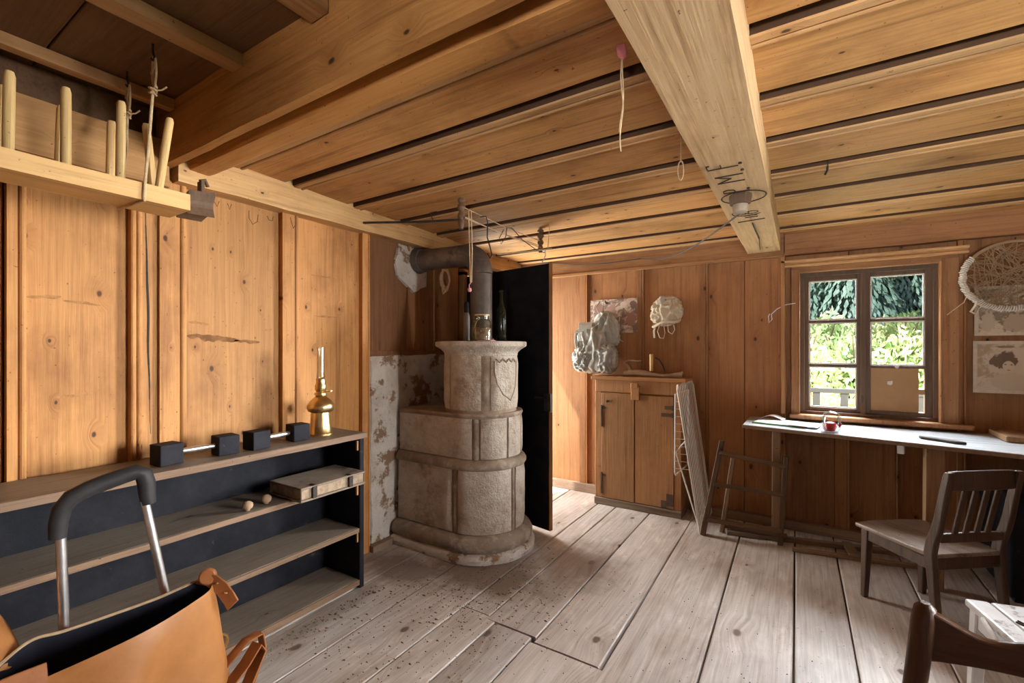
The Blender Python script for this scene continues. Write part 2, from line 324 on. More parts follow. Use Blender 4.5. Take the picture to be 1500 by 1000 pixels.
def rough_box(mb, x0, x1, y0, y1, z0, z1, axis, step=.08, amp=.006, seed=0, freq=4., cross=3):
    """a hewn timber: cross-section ring lofted along its axis with uneven faces"""
    lo = [x0, y0, z0]; hi = [x1, y1, z1]; a = 'xyz'.index(axis); b, c = [i for i in range(3) if i != a]
    n = max(2, int((hi[a]-lo[a])/step)); ring = []
    for k in range(cross): ring.append((k/cross, 0))
    for k in range(cross): ring.append((1, k/cross))
    for k in range(cross): ring.append((1-k/cross, 1))
    for k in range(cross): ring.append((0, 1-k/cross))
    loops = []
    for i in range(n+1):
        L = []
        for (u, v) in ring:
            p = [0, 0, 0]; p[a] = lo[a]+(hi[a]-lo[a])*i/n; p[b] = lo[b]+(hi[b]-lo[b])*u; p[c] = lo[c]+(hi[c]-lo[c])*v
            q = Vector(p)*freq + Vector((seed*7.1, seed*3.3, seed*5.7)); w = noise.noise_vector(q)*amp + noise.noise_vector(q*4.)*amp*.35
            p[b] += w[b]; p[c] += w[c]
            L.append(p)
        loops.append(L)
    return mb.loft(loops)
def arc(c, r, a0, a1, n=16, plane='xz', y=0):
    out = []
    for i in range(n+1):
        a = a0+(a1-a0)*i/n; out.append((c[0]+r*cos(a), c[1]+r*sin(a)))
    return out

XL, YB = -2.52, 4.15
rnd = random.Random(7)
# ------------------------------------------------------------------ floor
fl = structure('floor')
bx('subfloor', 'attic', fl, -2.75, 2.5, -1.9, 4.4, -.09, -.034, 0)
# the boards run towards the back wall, in two lengths; a butt joint crosses the middle boards
def floor_board(x0, x1, x0b, x1b, y0, y1, k):
    g = .004 + .003*rnd.random(); dz = rnd.uniform(-.0025, .0015); n = 10; top = []; mb = MB(); loops = []
    for i in range(n+1):
        t = i/n; y = y0+.002+(y1-y0-.004)*t; a = x0+(x0b-x0)*t+g + .003*noise.noise(Vector((y*3, k*5.1, 1))); b = x1+(x1b-x1)*t-g*.4 + .003*noise.noise(Vector((y*3, k*5.1, 9)))
        m = (a+b)/2; zc = dz + .0015*noise.noise(Vector((y*1.3, k*3.7, 4)))
        loops.append([(a, y, -.032), (b, y, -.032), (b, y, zc-.004), (b-.005, y, zc), (m, y, zc+.0012), (a+.005, y, zc), (a, y, zc-.004)])
    mb.loft(loops)
    return build(mb, 'floor_board', 'floor', fl)
near = [-2.54, -2.14, -1.80, -1.545, -1.32, -1.10, -.70]
far = [-2.54, -2.24, -1.93, -1.545, -1.375, -1.08, -.745]
for i in range(2): floor_board(near[i], near[i+1], far[i]+(.0), far[i+1], -1.75, 4.17, i)
floor_board(near[2], near[3], far[2], far[3], -1.75, 4.17, 2)
for i, yj in ((3, 1.95), (4, 1.92), (5, 1.885)):
    floor_board(near[i], near[i+1], near[i], near[i+1], -1.75, yj, i); floor_board(far[i], far[i+1], far[i], far[i+1], yj+.003, 4.17, i+20)
cont = [(-.705, -.755), (-.335, -.385), (-.005, -.035), (.228, .208), (.58, .56), (.93, .92), (1.25, 1.25), (1.6, 1.6), (1.95, 1.95), (2.32, 2.32)]
for i in range(len(cont)-1): floor_board(cont[i][0], cont[i+1][0], cont[i][1], cont[i+1][1], -1.75, 4.17, i+40)

M['watermark'] = rough_mat('water_mark', (.27, .13, .045), (.44, .22, .08), 25, .8, bump=.2)
M['scar'] = rough_mat('torn_wood', (.16, .075, .028), (.30, .15, .055), 25, .9, bump=.5)
# ------------------------------------------------------------------ left wall: wide panels with proud battens, a log along the top
wl = structure('wall_left')
for (y0, y1, z0, z1) in ((-1.9, 3.22, -.05, 2.75), (4.1, 4.4, -.05, 2.75), (3.22, 4.1, 2.02, 2.75)): bx('backing', 'attic', wl, -2.66, -2.562, y0, y1, z0, z1, 0)
def panel_l(y0, y1, z0=.0, z1=2.19, mat='wall_z'): return bx('panel', mat, wl, -2.562, -2.538 + rnd.uniform(-.002, .002), y0, y1, z0, z1, .003)
def batten_l(y0, y1, bead=None, z0=.0, z1=2.19, mat='wall_z', x=-2.502):
    """a proud board with a rounded bead run along one edge"""
    pr = [(-2.56, y0), (x, y0), (x+.0, y1)] if not bead else None
    if bead:
        b0, b1 = bead; w = (b1-b0); pr = [(-2.56, y0)]
        if b0 > y0+.004: pr += [(x, y0), (x, b0-.003), (x-.010, b0-.001)]
        for k in range(2 if w > .03 else 1):
            c0 = b0+w*k/(2 if w > .03 else 1); c1 = b0+w*(k+1)/(2 if w > .03 else 1); r = (c1-c0)/2
            for q in range(6): a = pi - pi*q/5; pr.append((x-.006+r*.75*sin(a), (c0+c1)/2 + r*.92*cos(a)))
        if b1 < y1-.004: pr += [(x-.010, b1+.001), (x, b1+.003), (x, y1)]
        pr.append((-2.56, y1))
    else: pr.append((-2.56, y1))
    return build(MB().prism(pr, lambda a, b: (a, b, z0), lambda a, b: (a, b, z1)), 'batten', mat, wl, 0 if bead else .003)
for (a, b) in ((-1.75, -1.25), (-1.2, -.72), (-.62, -.12), (-.02, .20)): panel_l(a, b)
for (a, b) in ((-1.27, -1.17), (-.74, -.6), (-.14, 0)): batten_l(a, b)
panel_l(.19, .424); batten_l(.428, .481, (.459, .481)); panel_l(.475, .803)
batten_l(.80, .845, (.80, .845)); bx('panel', 'wall_z', wl, -2.562, -2.520, .843, .912, 0, 2.19, .003)
batten_l(.908, 1.021, (.992, 1.021)); panel_l(1.015, 1.502); batten_l(1.50, 1.60, (1.578, 1.60)); panel_l(1.595, 2.068)
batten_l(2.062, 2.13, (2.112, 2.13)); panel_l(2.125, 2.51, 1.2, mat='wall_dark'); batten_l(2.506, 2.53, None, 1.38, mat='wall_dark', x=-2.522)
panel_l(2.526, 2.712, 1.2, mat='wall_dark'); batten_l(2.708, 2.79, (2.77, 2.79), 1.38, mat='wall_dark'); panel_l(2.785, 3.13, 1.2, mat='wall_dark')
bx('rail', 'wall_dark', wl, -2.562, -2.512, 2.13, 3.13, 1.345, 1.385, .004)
# long crack in the narrow board
cr = MB(); pts = []
for i in range(22):
    z = 2.12 - i*.053; pts.append((-2.5195, .858 + .022*(i/21) + .006*noise.noise(Vector((z*4, 2, 1))), z))
for i in range(21):
    w = .0010+.0042*sin(pi*min(1, i/20))**1.5; a, b = Vector(pts[i]), Vector(pts[i+1]); cr.add([a+Vector((0,-w,0)), a+Vector((0,w,0)), b+Vector((0,w,0)), b+Vector((0,-w,0))], [(0,1,2,3)])
build(cr, 'crack', 'ink', wl)
# pencil hooks and zigzags scribbled under the log
sc = MB()
def stroke(mb, pts, r=.0018): mb.tube(pts, r, 4)
for (y, z, sh) in ((1.33, 2.10, [(0,.05),(0,.01),(.02,-.02),(.045,0),(.05,.04)]), (1.43, 2.125, [(0,.02),(.01,0),(.03,.0),(.035,.025)]), (1.22, 2.13, [(0,.03),(.01,0),(.02,.03)]), (1.08, 2.12, [(0,.0),(.02,.03)]), (1.15, 2.13, [(0,.03),(.02,0),(.03,.03)]), (1.545, 2.10, [(0,.06),(.02,.0),(.03,.02)])):
    stroke(sc, [(-2.5365 if not 1.5 < y < 1.6 else -2.5012, y+a, z+b) for a, b in sh], .0016)
build(sc, 'scribble', 'ink', wl)
# torn dark scars and water marks across the panels
def scar(y0, z0, ln, h, sd, mat='scar', slope=0., x=-2.5355):
    n = 26; up = []; dn = []
    for k in range(n+1):
        t = k/n; y = y0+ln*t; e = sin(pi*t)**.5; q = noise.noise(Vector((y*22, sd, 1))); q2 = noise.noise(Vector((y*31, sd, 5)))
        up.append((x, y, z0+slope*t+h*e*(.45+.55*q))); dn.append((x, y, z0+slope*t-h*e*(.45+.55*q2)-.0005))
    mb = MB(); vs = up+dn; mb.add(vs, [(k, k+1, n+2+k, n+1+k) for k in range(n)]); return build(mb, 'scar', mat, wl)
for (y0, z0, ln, h, sd, sl) in ((1.03, 1.462, .25, .034, 1, -.02), (1.25, 1.44, .14, .020, 2, -.005), (1.035, 1.53, .10, .008, 3, -.01), (1.40, 1.50, .07, .008, 4, .01), (.485, 1.60, .10, .010, 5, .01), (.59, 1.595, .12, .007, 6, -.01), (1.72, 1.60, .18, .006, 7, 0), (1.70, 1.85, .17, .006, 8, .0), (.56, 1.20, .12, .009, 9, .01)): scar(y0, z0, ln, h*(1. if sd < 3 else 1.7), sd, 'scar' if sd < 3 else 'watermark', sl)
# hewn log on top of the panels, notched towards the stove
for (y0, y1, z0, z1, m, sd, xx) in ((-1.75, .93, 2.14, 2.352, 'beam_dark_log', 3, -2.46), (.96, 2.95, 2.18, 2.362, 'log', 1, -2.44), (2.93, 4.12, 2.165, 2.33, 'log', 2, -2.455)):
    mb = rough_box(MB(), -2.60, xx, y0, y1, z0, z1, 'y', .09, .010, sd, 3., 4); build(mb, 'log', 'log' if m == 'log' else 'log_dark', wl, smooth=True)
bx('upper_board', 'dark_ceil', wl, -2.60, -2.53, -1.75, .93, 2.34, 2.55)
# plaster behind the stove: uneven edge, lumpy face
def plaster_patch(edge, x, name, thick=.014, seed=0):
    cx = sum(p[0] for p in edge)/len(edge); cz = sum(p[1] for p in edge)/len(edge); n = len(edge); loops = []
    for f in (1., .97, .8, .6, .4, .2, .04):
        L = []
        for (y, z) in edge:
            yy = cy0 = cx+(y-cx)*f; zz = cz+(z-cz)*f
            L.append((x + (0 if f == 1. else thick*(.8+.9*noise.noise(Vector((yy*7, zz*7, seed))))), yy, zz))
        loops.append(L)
    o = build(MB().loft(loops), name, 'plaster', wl, smooth=True); return o
def jag(poly, step=.05, amp=.014, seed=0):
    out = []
    for i in range(len(poly)):
        a, b = Vector((*poly[i], 0)), Vector((*poly[(i+1) % len(poly)], 0)); m = max(1, int((b-a).length/step))
        for k in range(m):
            p = a.lerp(b, k/m); q = noise.noise_vector(Vector((p.x*9, p.y*9, seed*3.3)))*amp; out.append((p.x+q.x, p.y+q.y))
    return out
plaster_patch(jag([(2.135, .0), (3.1, .0), (3.1, 1.2), (2.95, 1.37), (2.25, 1.37), (2.135, 1.33)], seed=1), -2.535, 'plaster', .026, 1)
plaster_patch(jag([(2.40, 1.93), (2.56, 1.83), (2.74, 1.9), (2.78, 2.02), (2.72, 2.17), (2.42, 2.18), (2.37, 2.05)], .04, .02, 5), -2.535, 'plaster', .022, 4)
bx('skirting', 'plinth_wood', wl, -2.535, -2.46, 2.12, 2.42, 0, .045)

# ------------------------------------------------------------------ back wall
wb = structure('wall_back')
for (x0, x1, z0, z1) in ((-2.7, -.03, -.05, 2.75), (.82, 2.5, -.05, 2.75), (-.03, .82, -.05, .88), (-.03, .82, 2.0, 2.75)): bx('backing', 'attic', wb, x0, x1, 4.185, 4.30, z0, z1, 0)
def panel_b(x0, x1, z0=.0, z1=2.14, mat='wall_far'): return bx('panel', mat, wb, x0, x1, 4.163 + rnd.uniform(-.002, .002), 4.186, z0, z1, .003)
def batten_b(x0, x1, z0=.0, z1=2.14, mat='wall_far', y=4.138):
    w = x1-x0; pr = [(x0, 4.186), (x0, y), (x1-.022, y), (x1-.020, y+.007), (x1-.017, y+.007)]
    for q in range(6): a = pi - pi*q/5; pr.append((x1-.0085+.0085*cos(a), y+.004-.007*sin(a)))
    pr.append((x1, 4.186))
    return build(MB().prism(pr, lambda a, b: (a, b, z0), lambda a, b: (a, b, z1)), 'batten', mat, wb)
for (a, b) in ((-2.56, -2.16), (-2.155, -1.82), (-1.755, -1.262), (-1.205, -.722), (-.662, -.386), (-.382, -.14)): panel_b(a, b)
for (a, b) in ((-1.83, -1.75), (-1.267, -1.198), (-.725, -.655)): batten_b(a, b)
batten_b(-.145, -.095)
panel_b(-.10, -.045); panel_b(.885, 1.30); panel_b(1.305, 1.75); panel_b(1.755, 2.32); batten_b(.885, .93)
batten_b(1.29, 1.36); batten_b(1.74, 1.80)
for (a, b) in ((-.05, .22), (.225, .52), (.525, .89)): panel_b(a, b, .0, .86)
for (a, b) in ((.22, .31), (.51, .585)): batten_b(a, b, 0, .84)
for (a, b) in ((-.05, .30), (.305, .885)): panel_b(a, b, 2.04, 2.14)
bx('baseboard', 'plinth_wood', wb, -2.5, -1.60, 4.115, 4.16, 0, .085); bx('baseboard', 'plinth_wood', wb, -.78, .92, 4.115, 4.16, 0, .07)
build(rough_box(MB(), -2.55, -.105, 4.045, 4.19, 2.115, 2.31, 'x', .12, .004, 4), 'cornice', 'log_x', wb, smooth=True)
build(rough_box(MB(), -.10, 2.35, 4.095, 4.19, 2.115, 2.31, 'x', .12, .004, 5), 'cornice', 'log_x', wb, smooth=True)
bx('cornice_lip', 'log_x', wb, -2.5, -.105, 4.03, 4.06, 2.10, 2.125); bx('cornice_stile', 'casing', wb, -.125, -.098, 4.06, 4.15, .9, 2.13)

# window: casing, header moulding, two sashes, panes with putty, cardboard in one pane
w1 = structure('window_1')
bx('casing', 'casing', w1, -.058, -.008, 4.10, 4.19, .88, 2.0); bx('casing', 'casing', w1, .80, .885, 4.10, 4.19, .88, 2.0)
bx('casing_bead', 'edge_z', w1, -.012, .0, 4.095, 4.16, .9, 1.985); bx('casing_bead', 'edge_z', w1, .79, .802, 4.095, 4.16, .9, 1.985)
bx('header', 'log_x', w1, -.058, .885, 4.11, 4.19, 1.975, 2.03)
pr = [(4.19, 2.02), (4.075, 2.02), (4.075, 2.035), (4.09, 2.042), (4.08, 2.05), (4.06, 2.055), (4.06, 2.068), (4.19, 2.068)]
build(MB().prism(pr, lambda a, b: (-.125, a, b), lambda a, b: (.925, a, b)), 'header_moulding', 'ceil_strip', w1)
bx('sill', 'casing', w1, -.07, .95, 4.06, 4.20, .868, .90, .006)
for (x0, x1) in ((-.01, .03), (.765, .80)): bx('frame', 'sash', w1, x0, x1, 4.15, 4.25, .9, 1.985)
bx('frame', 'sash', w1, -.03, .82, 4.147, 4.25, 1.945, 2.0); bx('frame', 'sash', w1, -.01, .80, 4.147, 4.25, .895, .925)
yS = 4.165
def sash(x0, x1, zt, zb, st_l, st_r, cuts, blind):
    f = build(MB().box(x0, x0+st_l, yS, yS+.045, .92, 1.95).box(x1-st_r, x1, yS, yS+.045, .92, 1.95).box(x0+st_l, x1-st_r, yS, yS+.045, zt, 1.95).box(x0+st_l, x1-st_r, yS, yS+.045, .92, zb), 'sash', 'sash', w1, .003)
    a, b = x0+st_l, x1-st_r; zs = [zb]+cuts+[zt]
    for c in cuts: bx('glazing_bar', 'sash', f, a, b, yS+.002, yS+.04, c-.011, c+.011, .003)
    for i in range(len(zs)-1):
        z0 = zs[i] + (.011 if i else 0); z1 = zs[i+1] - (.011 if i < len(zs)-2 else 0)
        if i == 0 and blind: continue
        bx('pane', 'glass', f, a+.004, b-.004, yS+.024, yS+.028, z0+.002, z1-.002, 0)
        e = .008; build(MB().box(a, a+e, yS+.012, yS+.024, z0, z1).box(b-e, b, yS+.012, yS+.024, z0, z1).box(a+e, b-e, yS+.012, yS+.024, z0, z0+e).box(a+e, b-e, yS+.012, yS+.024, z1-e, z1), 'putty', 'putty', f)
    return f
s1 = sash(.022, .385, 1.91, .955, .037, .033, [1.272, 1.603], False)
s2 = sash(.388, .775, 1.918, .955, .043, .050, [1.268, 1.603], True)
# cardboard filling the broken pane: it stops short of the stile, so a strip of day shows at its edge
cb = MB().box(.425, .694, yS+.004, yS+.010, .95, 1.262).box(.694, .731, yS+.004, yS+.010, 1.08, 1.115)
build(cb, 'cardboard', 'cardboard', s2)
build(MB().add([(.525, yS+.003, 1.165), (.555, yS+.003, 1.17), (.553, yS+.003, 1.145), (.54, yS+.003, 1.138), (.524, yS+.003, 1.145)], [(0,1,2,3,4)]), 'tape', 'paper', s2)
build(MB().lathe([(.0, 0), (.012, .002), (.012, .006), (0, .008)], 10).xf(Matrix.Translation((.577, yS+.002, 1.27)) @ Matrix.Rotation(pi/2, 4, 'X')), 'latch', 'putty', s2)
bx('handle', 'sash', s1, .368, .386, yS-.02, yS, 1.0, 1.06); bx('astragal', 'sash', s1, .372, .402, yS-.014, yS+.002, .92, 1.95)

# ------------------------------------------------------------------ other walls, outside the frame, with the right windows and an added front opening
def far_wall(name, axis, at, thick, a0, a1, wins):
    w = structure(name); edges = [a0]
    for (p, q, z0, z1) in wins: edges += [p, q]
    edges.append(a1)
    def seg(p, q, z0, z1, m='wall_far', d=0, bev=.002, nm='panel'):
        if axis == 'x': bx(nm, m, w, at+min(0, thick)+d, at+max(0, thick)+d, p, q, z0, z1, bev)
        else: bx(nm, m, w, p, q, at+min(0, thick)+d, at+max(0, thick)+d, z0, z1, bev)
    for i in range(0, len(edges)-1, 2):
        n = max(1, round((edges[i+1]-edges[i])/.45)); st = (edges[i+1]-edges[i])/n
        for k in range(n): seg(edges[i]+k*st, edges[i]+(k+1)*st-.003, -.05, 2.75)
    for (p, q, z0, z1) in wins:
        seg(p, q, -.05, z0); seg(p, q, z1, 2.75)
        s_ = .04; yy = thick*.3
        seg(p, q, z0, z0+s_, 'sash', yy, nm='frame'); seg(p, q, z1-s_, z1, 'sash', yy, nm='frame'); seg(p, p+s_, z0+s_, z1-s_, 'sash', yy, nm='frame'); seg(q-s_, q, z0+s_, z1-s_, 'sash', yy, nm='frame')
        m_ = (p+q)/2; seg(m_-.03, m_+.03, z0+s_, z1-s_, 'sash', yy, nm='frame')
    return w
far_wall('wall_right', 'x', 2.32, .10, -1.9, 4.3, [(.1, 1.15, .92, 1.98), (1.5, 2.5, .95, 1.98)])
far_wall('wall_front', 'y', -1.75, -.10, -2.6, 2.42, [(-.1, 1.3, .95, 1.98)])  # unseen front window added to let the fill lamp in

# ------------------------------------------------------------------ ceiling: wide boards lapped by narrow moulded strips, two timbers
ce = structure('ceiling')
bx('light_block_slab', 'attic', ce, -2.8, 2.6, -2.0, 4.5, 2.60, 2.68, 0)  # unseen slab added to stop sky light leaking between the boards
zc = lambda y: 2.352 - .021*(y-1)
def ceil_run(x0, x1, starts, yend, sd):
    n = len(starts)
    for i, y in enumerate(starts):
        yn = starts[i+1] if i < n-1 else yend; z = zc(y)
        # moulded strip: dark front edge, flat lip, groove, bead
        w = .072; s = .024; z_ = z - s
        pr = [(y, z+.06), (y, z_+.004), (y+.003, z_), (y+.036, z_-.0005), (y+.037, z_+.014), (y+.044, z_+.014), (y+.045, z_+.002)]
        for q in range(5): a = pi - pi*q/4; pr.append((y+.054+.009*cos(a), z_+.003-.006*sin(a)))
        pr += [(y+.066, z_+.010), (y+w, z_+.016), (y+w, z+.06)]
        m = 24; loops = []
        for k in range(m+1):
            x = x0+(x1-x0)*k/m; wv = .0035*noise.noise(Vector((x*2.2, y*3, sd))); loops.append([(x, a+wv, b+.002*noise.noise(Vector((x*1.7, y*5, sd+3)))) for a, b in pr])
        bt_ = build(MB().loft(loops), 'batten', 'ceil_strip', ce)
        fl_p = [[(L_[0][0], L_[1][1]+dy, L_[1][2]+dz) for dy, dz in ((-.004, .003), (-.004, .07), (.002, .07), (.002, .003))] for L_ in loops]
        build(MB().loft(fl_p), 'shade_strip', 'soot_and_shade', bt_)  # added dark strip: shade on the batten's front edge painted in
        mb = MB(); m = 12; loops = []
        for k in range(m+1):
            x = x0+(x1-x0)*k/m; sag = .004*noise.noise(Vector((x*1.1, y*4, sd+8)))
            loops.append([(x, y+.05, z+.022), (x, y+.05, z+sag-.010), (x, y+.2, z+sag-.016), (x, yn-.050, zc(yn)+sag-.012), (x, yn-.040, zc(yn)+sag-.006), (x, yn-.036, zc(yn)+.008), (x, yn-.036, z+.022)])
        build(mb.loft(loops), 'board', 'ceil', ce)
ceil_run(-2.58, -.27, [1.19, 1.525, 1.945, 2.35, 2.745, 3.14, 3.60, 3.98], 4.2, 1)
ceil_run(-.22, 2.36, [1.13, 1.515, 1.915, 2.30, 2.705, 3.10, 3.49, 3.88], 4.2, 2)
build(MB().box(-2.58, 2.36, 1.12, 1.152, 2.325, 2.375), 'board', 'ceil', ce)
# first timber: a deep plank on edge, a dark gap, and a second rounded piece behind
build(rough_box(MB(), -2.60, 2.36, .905, .942, 2.236, 2.56, 'x', .10, .005, 11, 3., 4), 'beam', 'beam_x', ce, smooth=True)
pr = [(1.002, 2.47), (1.002, 2.256), (1.008, 2.244), (1.085, 2.240), (1.096, 2.244), (1.115, 2.256), (1.14, 2.284), (1.158, 2.322), (1.165, 2.47)]
loops = []
for k in range(51):
    x = -2.60 + 4.96*k/50; loops.append([(x, a + .006*noise.noise(Vector((x*1.4, 0, 3))), b + .006*noise.noise(Vector((x*1.6, a*2, 7)))) for a, b in pr])
build(MB().loft(loops), 'beam', 'beam_x', ce, smooth=True)
# second timber, pale, running to the back wall
b2 = build(rough_box(MB(), -.352, -.128, -1.74, 4.07, 2.146, 2.40, 'y', .12, .0035, 12, 2., 4), 'beam', 'beam_y', ce, smooth=True)
# letters and marks drawn on its underside (read from the stove side)
mk = MB()
def L(x0, y0, h, segs):
    for (u0, v0, u1, v1) in segs:
        a = Vector((x0-v0*h, y0-u0*h, 2.1435)); b = Vector((x0-v1*h, y0-u1*h, 2.1435)); mk.bar(a, b, .0038, .004)
def circ(cx, cy, rx, ry, r=.0035, a0=0, a1=2*pi, n=28):
    mk.tube([(cx+rx*cos(a0+(a1-a0)*k/n), cy+ry*sin(a0+(a1-a0)*k/n), 2.1440) for k in range(n+1)], r, 4)
L(-.212, 2.055, .115, [(0,0,0,1), (0,1,.42,1), (0,.55,.32,.55), (0,1,-.0,1.0), (.42,1,.42,.9)])
L(-.205, 2.245, .11, [(0,0,0,1), (0,1,.42,.45), (.42,.45,.78,1), (.78,1,.78,0)])
L(-.20, 2.40, .11, [(0,0,0,1), (0,1,.30,.98), (.30,.98,.42,.80), (.42,.80,.32,.58), (.32,.58,0,.52)])
for yy in (2.03, 2.11, 2.37): mk.lathe([(0, -.003), (.007, -.003), (.007, .002), (0, .002)], 8, (-.203, yy, 2.143))
circ(-.235, 2.50, .098, .098)
circ(-.225, 2.80, .032, .028, .0025); circ(-.262, 2.80, .026, .024, .0025); circ(-.245, 2.80, .075, .06, .0025, .6, 3.6)
for yy in (2.86, 2.90): mk.bar((-.20, yy, 2.1435), (-.265, yy, 2.1435), .005, .005)
mk.bar((-.31, 2.99, 2.1435), (-.17, 2.97, 2.1435), .007, .005); mk.bar((-.24, 3.05, 2.1435), (-.235, 3.5, 2.1435), .006, .005); mk.bar((-.235, 3.5, 2.1435), (-.255, 3.9, 2.1435), .004, .005)
build(mk, 'lettering', 'ink', b2)
# the higher, sooty bay above the camera, with slats
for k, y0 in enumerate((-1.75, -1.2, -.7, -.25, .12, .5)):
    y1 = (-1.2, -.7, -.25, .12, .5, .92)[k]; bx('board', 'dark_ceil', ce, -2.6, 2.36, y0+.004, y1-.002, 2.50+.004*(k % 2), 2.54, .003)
for (xa, wd) in ((-2.36, .045), (-1.80, .075), (-1.30, .085), (-.72, .07), (-.1, .07), (.6, .07), (1.3, .07)):
    build(rough_box(MB(), xa-wd/2, xa+wd/2, -1.7, .903, 2.458, 2.502, 'y', .12, .004, xa*3, 3.), 'slat', 'slat', ce, smooth=True)

# ------------------------------------------------------------------ door, black on the room side, swung open beside the stove
d1 = structure('door_1', (-2.5, 3.20, .0)); d1.rotation_euler = (0, 0, math.atan2(3.02-3.20, -1.575+2.5)); ROOT[d1.name] = Vector((0, 0, 0)); Ld = .942
bx('leaf', 'black', d1, .0, Ld-.012, .0, .032, .035, 2.036, .003); bx('edge_strip', 'edge_z', d1, Ld-.012, Ld, -.001, .034, .035, 2.038, .003)
lt = build(MB().box(Ld-.05, Ld+.006, -.012, -.001, .93, 1.06), 'lock', 'iron', d1, .003); build(MB().tube([(Ld-.03, -.01, 1.03), (Ld-.03, -.05, 1.03), (Ld-.10, -.055, 1.03)], .008, 6), 'handle', 'iron', lt); bx('lock_plate', 'steel', d1, Ld-.001, Ld+.003, .004, .026, .92, 1.06, .001)
t1 = structure('trim_1')
bx('jamb', 'casing', t1, -2.64, -2.50, 3.16, 3.215, 0, 2.08); bx('jamb', 'casing', t1, -2.64, -2.50, 4.10, 4.15, 0, 2.08); bx('lintel', 'casing', t1, -2.64, -2.50, 3.16, 4.15, 2.045, 2.10)

# ------------------------------------------------------------------ tiled stove
st = thing('tiled_stove', 'round nosed whitish tiled masonry stove in three tiers against the plank wall', 'stove', (-1.95, 2.67, 0))
SC = (-1.94, 2.67); TC = (-1.935, 2.645); XW = -2.49
def upt(s, r):
    """outline of the stove: s<0 straight flank towards the wall, 0..1 round nose, >1 other flank"""
    if s < 0: return (SC[0]+s*(SC[0]-XW), SC[1]-r)
    if s > 1: return (SC[0]-(s-1)*(SC[0]-XW), SC[1]+r)
    a = -pi/2+pi*s; return (SC[0]+r*cos(a), SC[1]+r*sin(a))
SS = [-1, -.66, -.33] + [k/28 for k in range(29)] + [1.33, 1.66, 2]
def tier(prof, wob=0, sd=0):
    loops = []
    for r, z in prof:
        L_ = []
        for s in SS:
            x, y = upt(s, r); q = noise.noise(Vector((x*6, y*6, z*6+sd)))*wob; x2, y2 = upt(s, r+q); L_.append((x2, y2, z + q*.6))
        loops.append(L_)
    return MB().loft(loops)
build(tier([(.37, 0), (.375, .03), (.36, .055), (.34, .062)], .022, 2), 'base', 'plaster', st, smooth=True)
build(tier([(.30, .05), (.335, .055), (.352, .08), (.356, .11), (.345, .14), (.325, .158), (.29, .162)], .010, 5), 'base_moulding', 'mould', st, smooth=True)
build(tier([(.289, .15), (.289, .62)]), 'lower_core', 'grout', st, smooth=True)
def tile_u(s0, s1, r, z0, z1, d=.016, sd=0, n=None):
    n = n or max(4, int(abs(s1-s0)*26)); nz = 6; loops = []
    for k in range(n+1):
        s = s0+(s1-s0)*k/n; ring = []
        e = .5 if k in (0, n) else 1
        for q in range(nz+1):
            z = z0+(z1-z0)*q/nz; x, y = upt(s, 1.); x2, y2 = upt(s, r+d*(e if 0 < q < nz else .5) + .004*noise.noise(Vector((s*9, z*14, sd)))); ring.append((x2, y2, z))
        xa, ya = upt(s, r-.01); ring += [(xa, ya, z1), (xa, ya, z0)]
        loops.append(ring)
    return MB().loft(loops)
for k, (a, b) in enumerate(((-.995, -.075), (.015, .425), (.475, .985), (1.05, 1.95))): build(tile_u(a, b, .289, .168, .592, .016, k), 'tile', 'tile', st, smooth=True)
for (a, b) in ((-.058, -.012), (.437, .463)): build(tile_u(a, b, .289, .16, .60, .010, 9), 'pilaster', 'mould', st, smooth=True)
build(tier([(.289, .585), (.306, .59), (.316, .605), (.316, .622), (.305, .64), (.292, .652), (.275, .655)], .004, 3), 'ledge_moulding', 'mould', st, smooth=True)
build(tier([(.272, .64), (.272, .945)]), 'middle_core', 'grout', st, smooth=True)
for k, (a, b) in enumerate(((-.995, .115), (.185, .395), (.415, .60), (.62, .985), (1.05, 1.95))): build(tile_u(a, b, .272, .662, .932, .017, k+20), 'tile', 'tile', st, smooth=True)
build(tile_u(.13, .17, .272, .655, .94, .012, 33), 'pilaster', 'mould', st, smooth=True)
build(tier([(.272, .925), (.286, .935), (.292, .95), (.285, .962), (.25, .964)], .004, 8), 'bench_top', 'mould', st, smooth=True)
cyl = lambda prof, n=48: MB().lathe(prof, n, (TC[0], TC[1], 0))
build(cyl([(.258, .955), (.252, .97), (.250, 1.39)]), 'upper_core', 'grout', st, smooth=True)
def tile_c(a0, a1, r, z0, z1, d, sd):
    n = max(4, int((a1-a0)/5)); loops = []
    for k in range(n+1):
        a = radians(a0+(a1-a0)*k/n); e = .4 if k in (0, n) else 1; ring = []
        for q in range(7):
            z = z0+(z1-z0)*q/6; rr = r+d*(e if 0 < q < 6 else .5) + .003*noise.noise(Vector((a*5, z*12, sd))); ring.append((TC[0]+rr*cos(a), TC[1]+rr*sin(a), z))
        for z in (z1, z0): ring.append((TC[0]+(r-.01)*cos(a), TC[1]+(r-.01)*sin(a), z))
        loops.append(ring)
    return MB().loft(loops)
tl = []
for k, (a, b) in enumerate(((-172, -111), (-108, -54), (-39, 33), (36, 100), (103, 185))): tl.append(build(tile_c(a, b, .250, .985, 1.352, .015, k), 'tile', 'tile', st, smooth=True))
build(tile_c(-52, -41, .250, .975, 1.36, .009, 12), 'pilaster', 'mould', st, smooth=True)
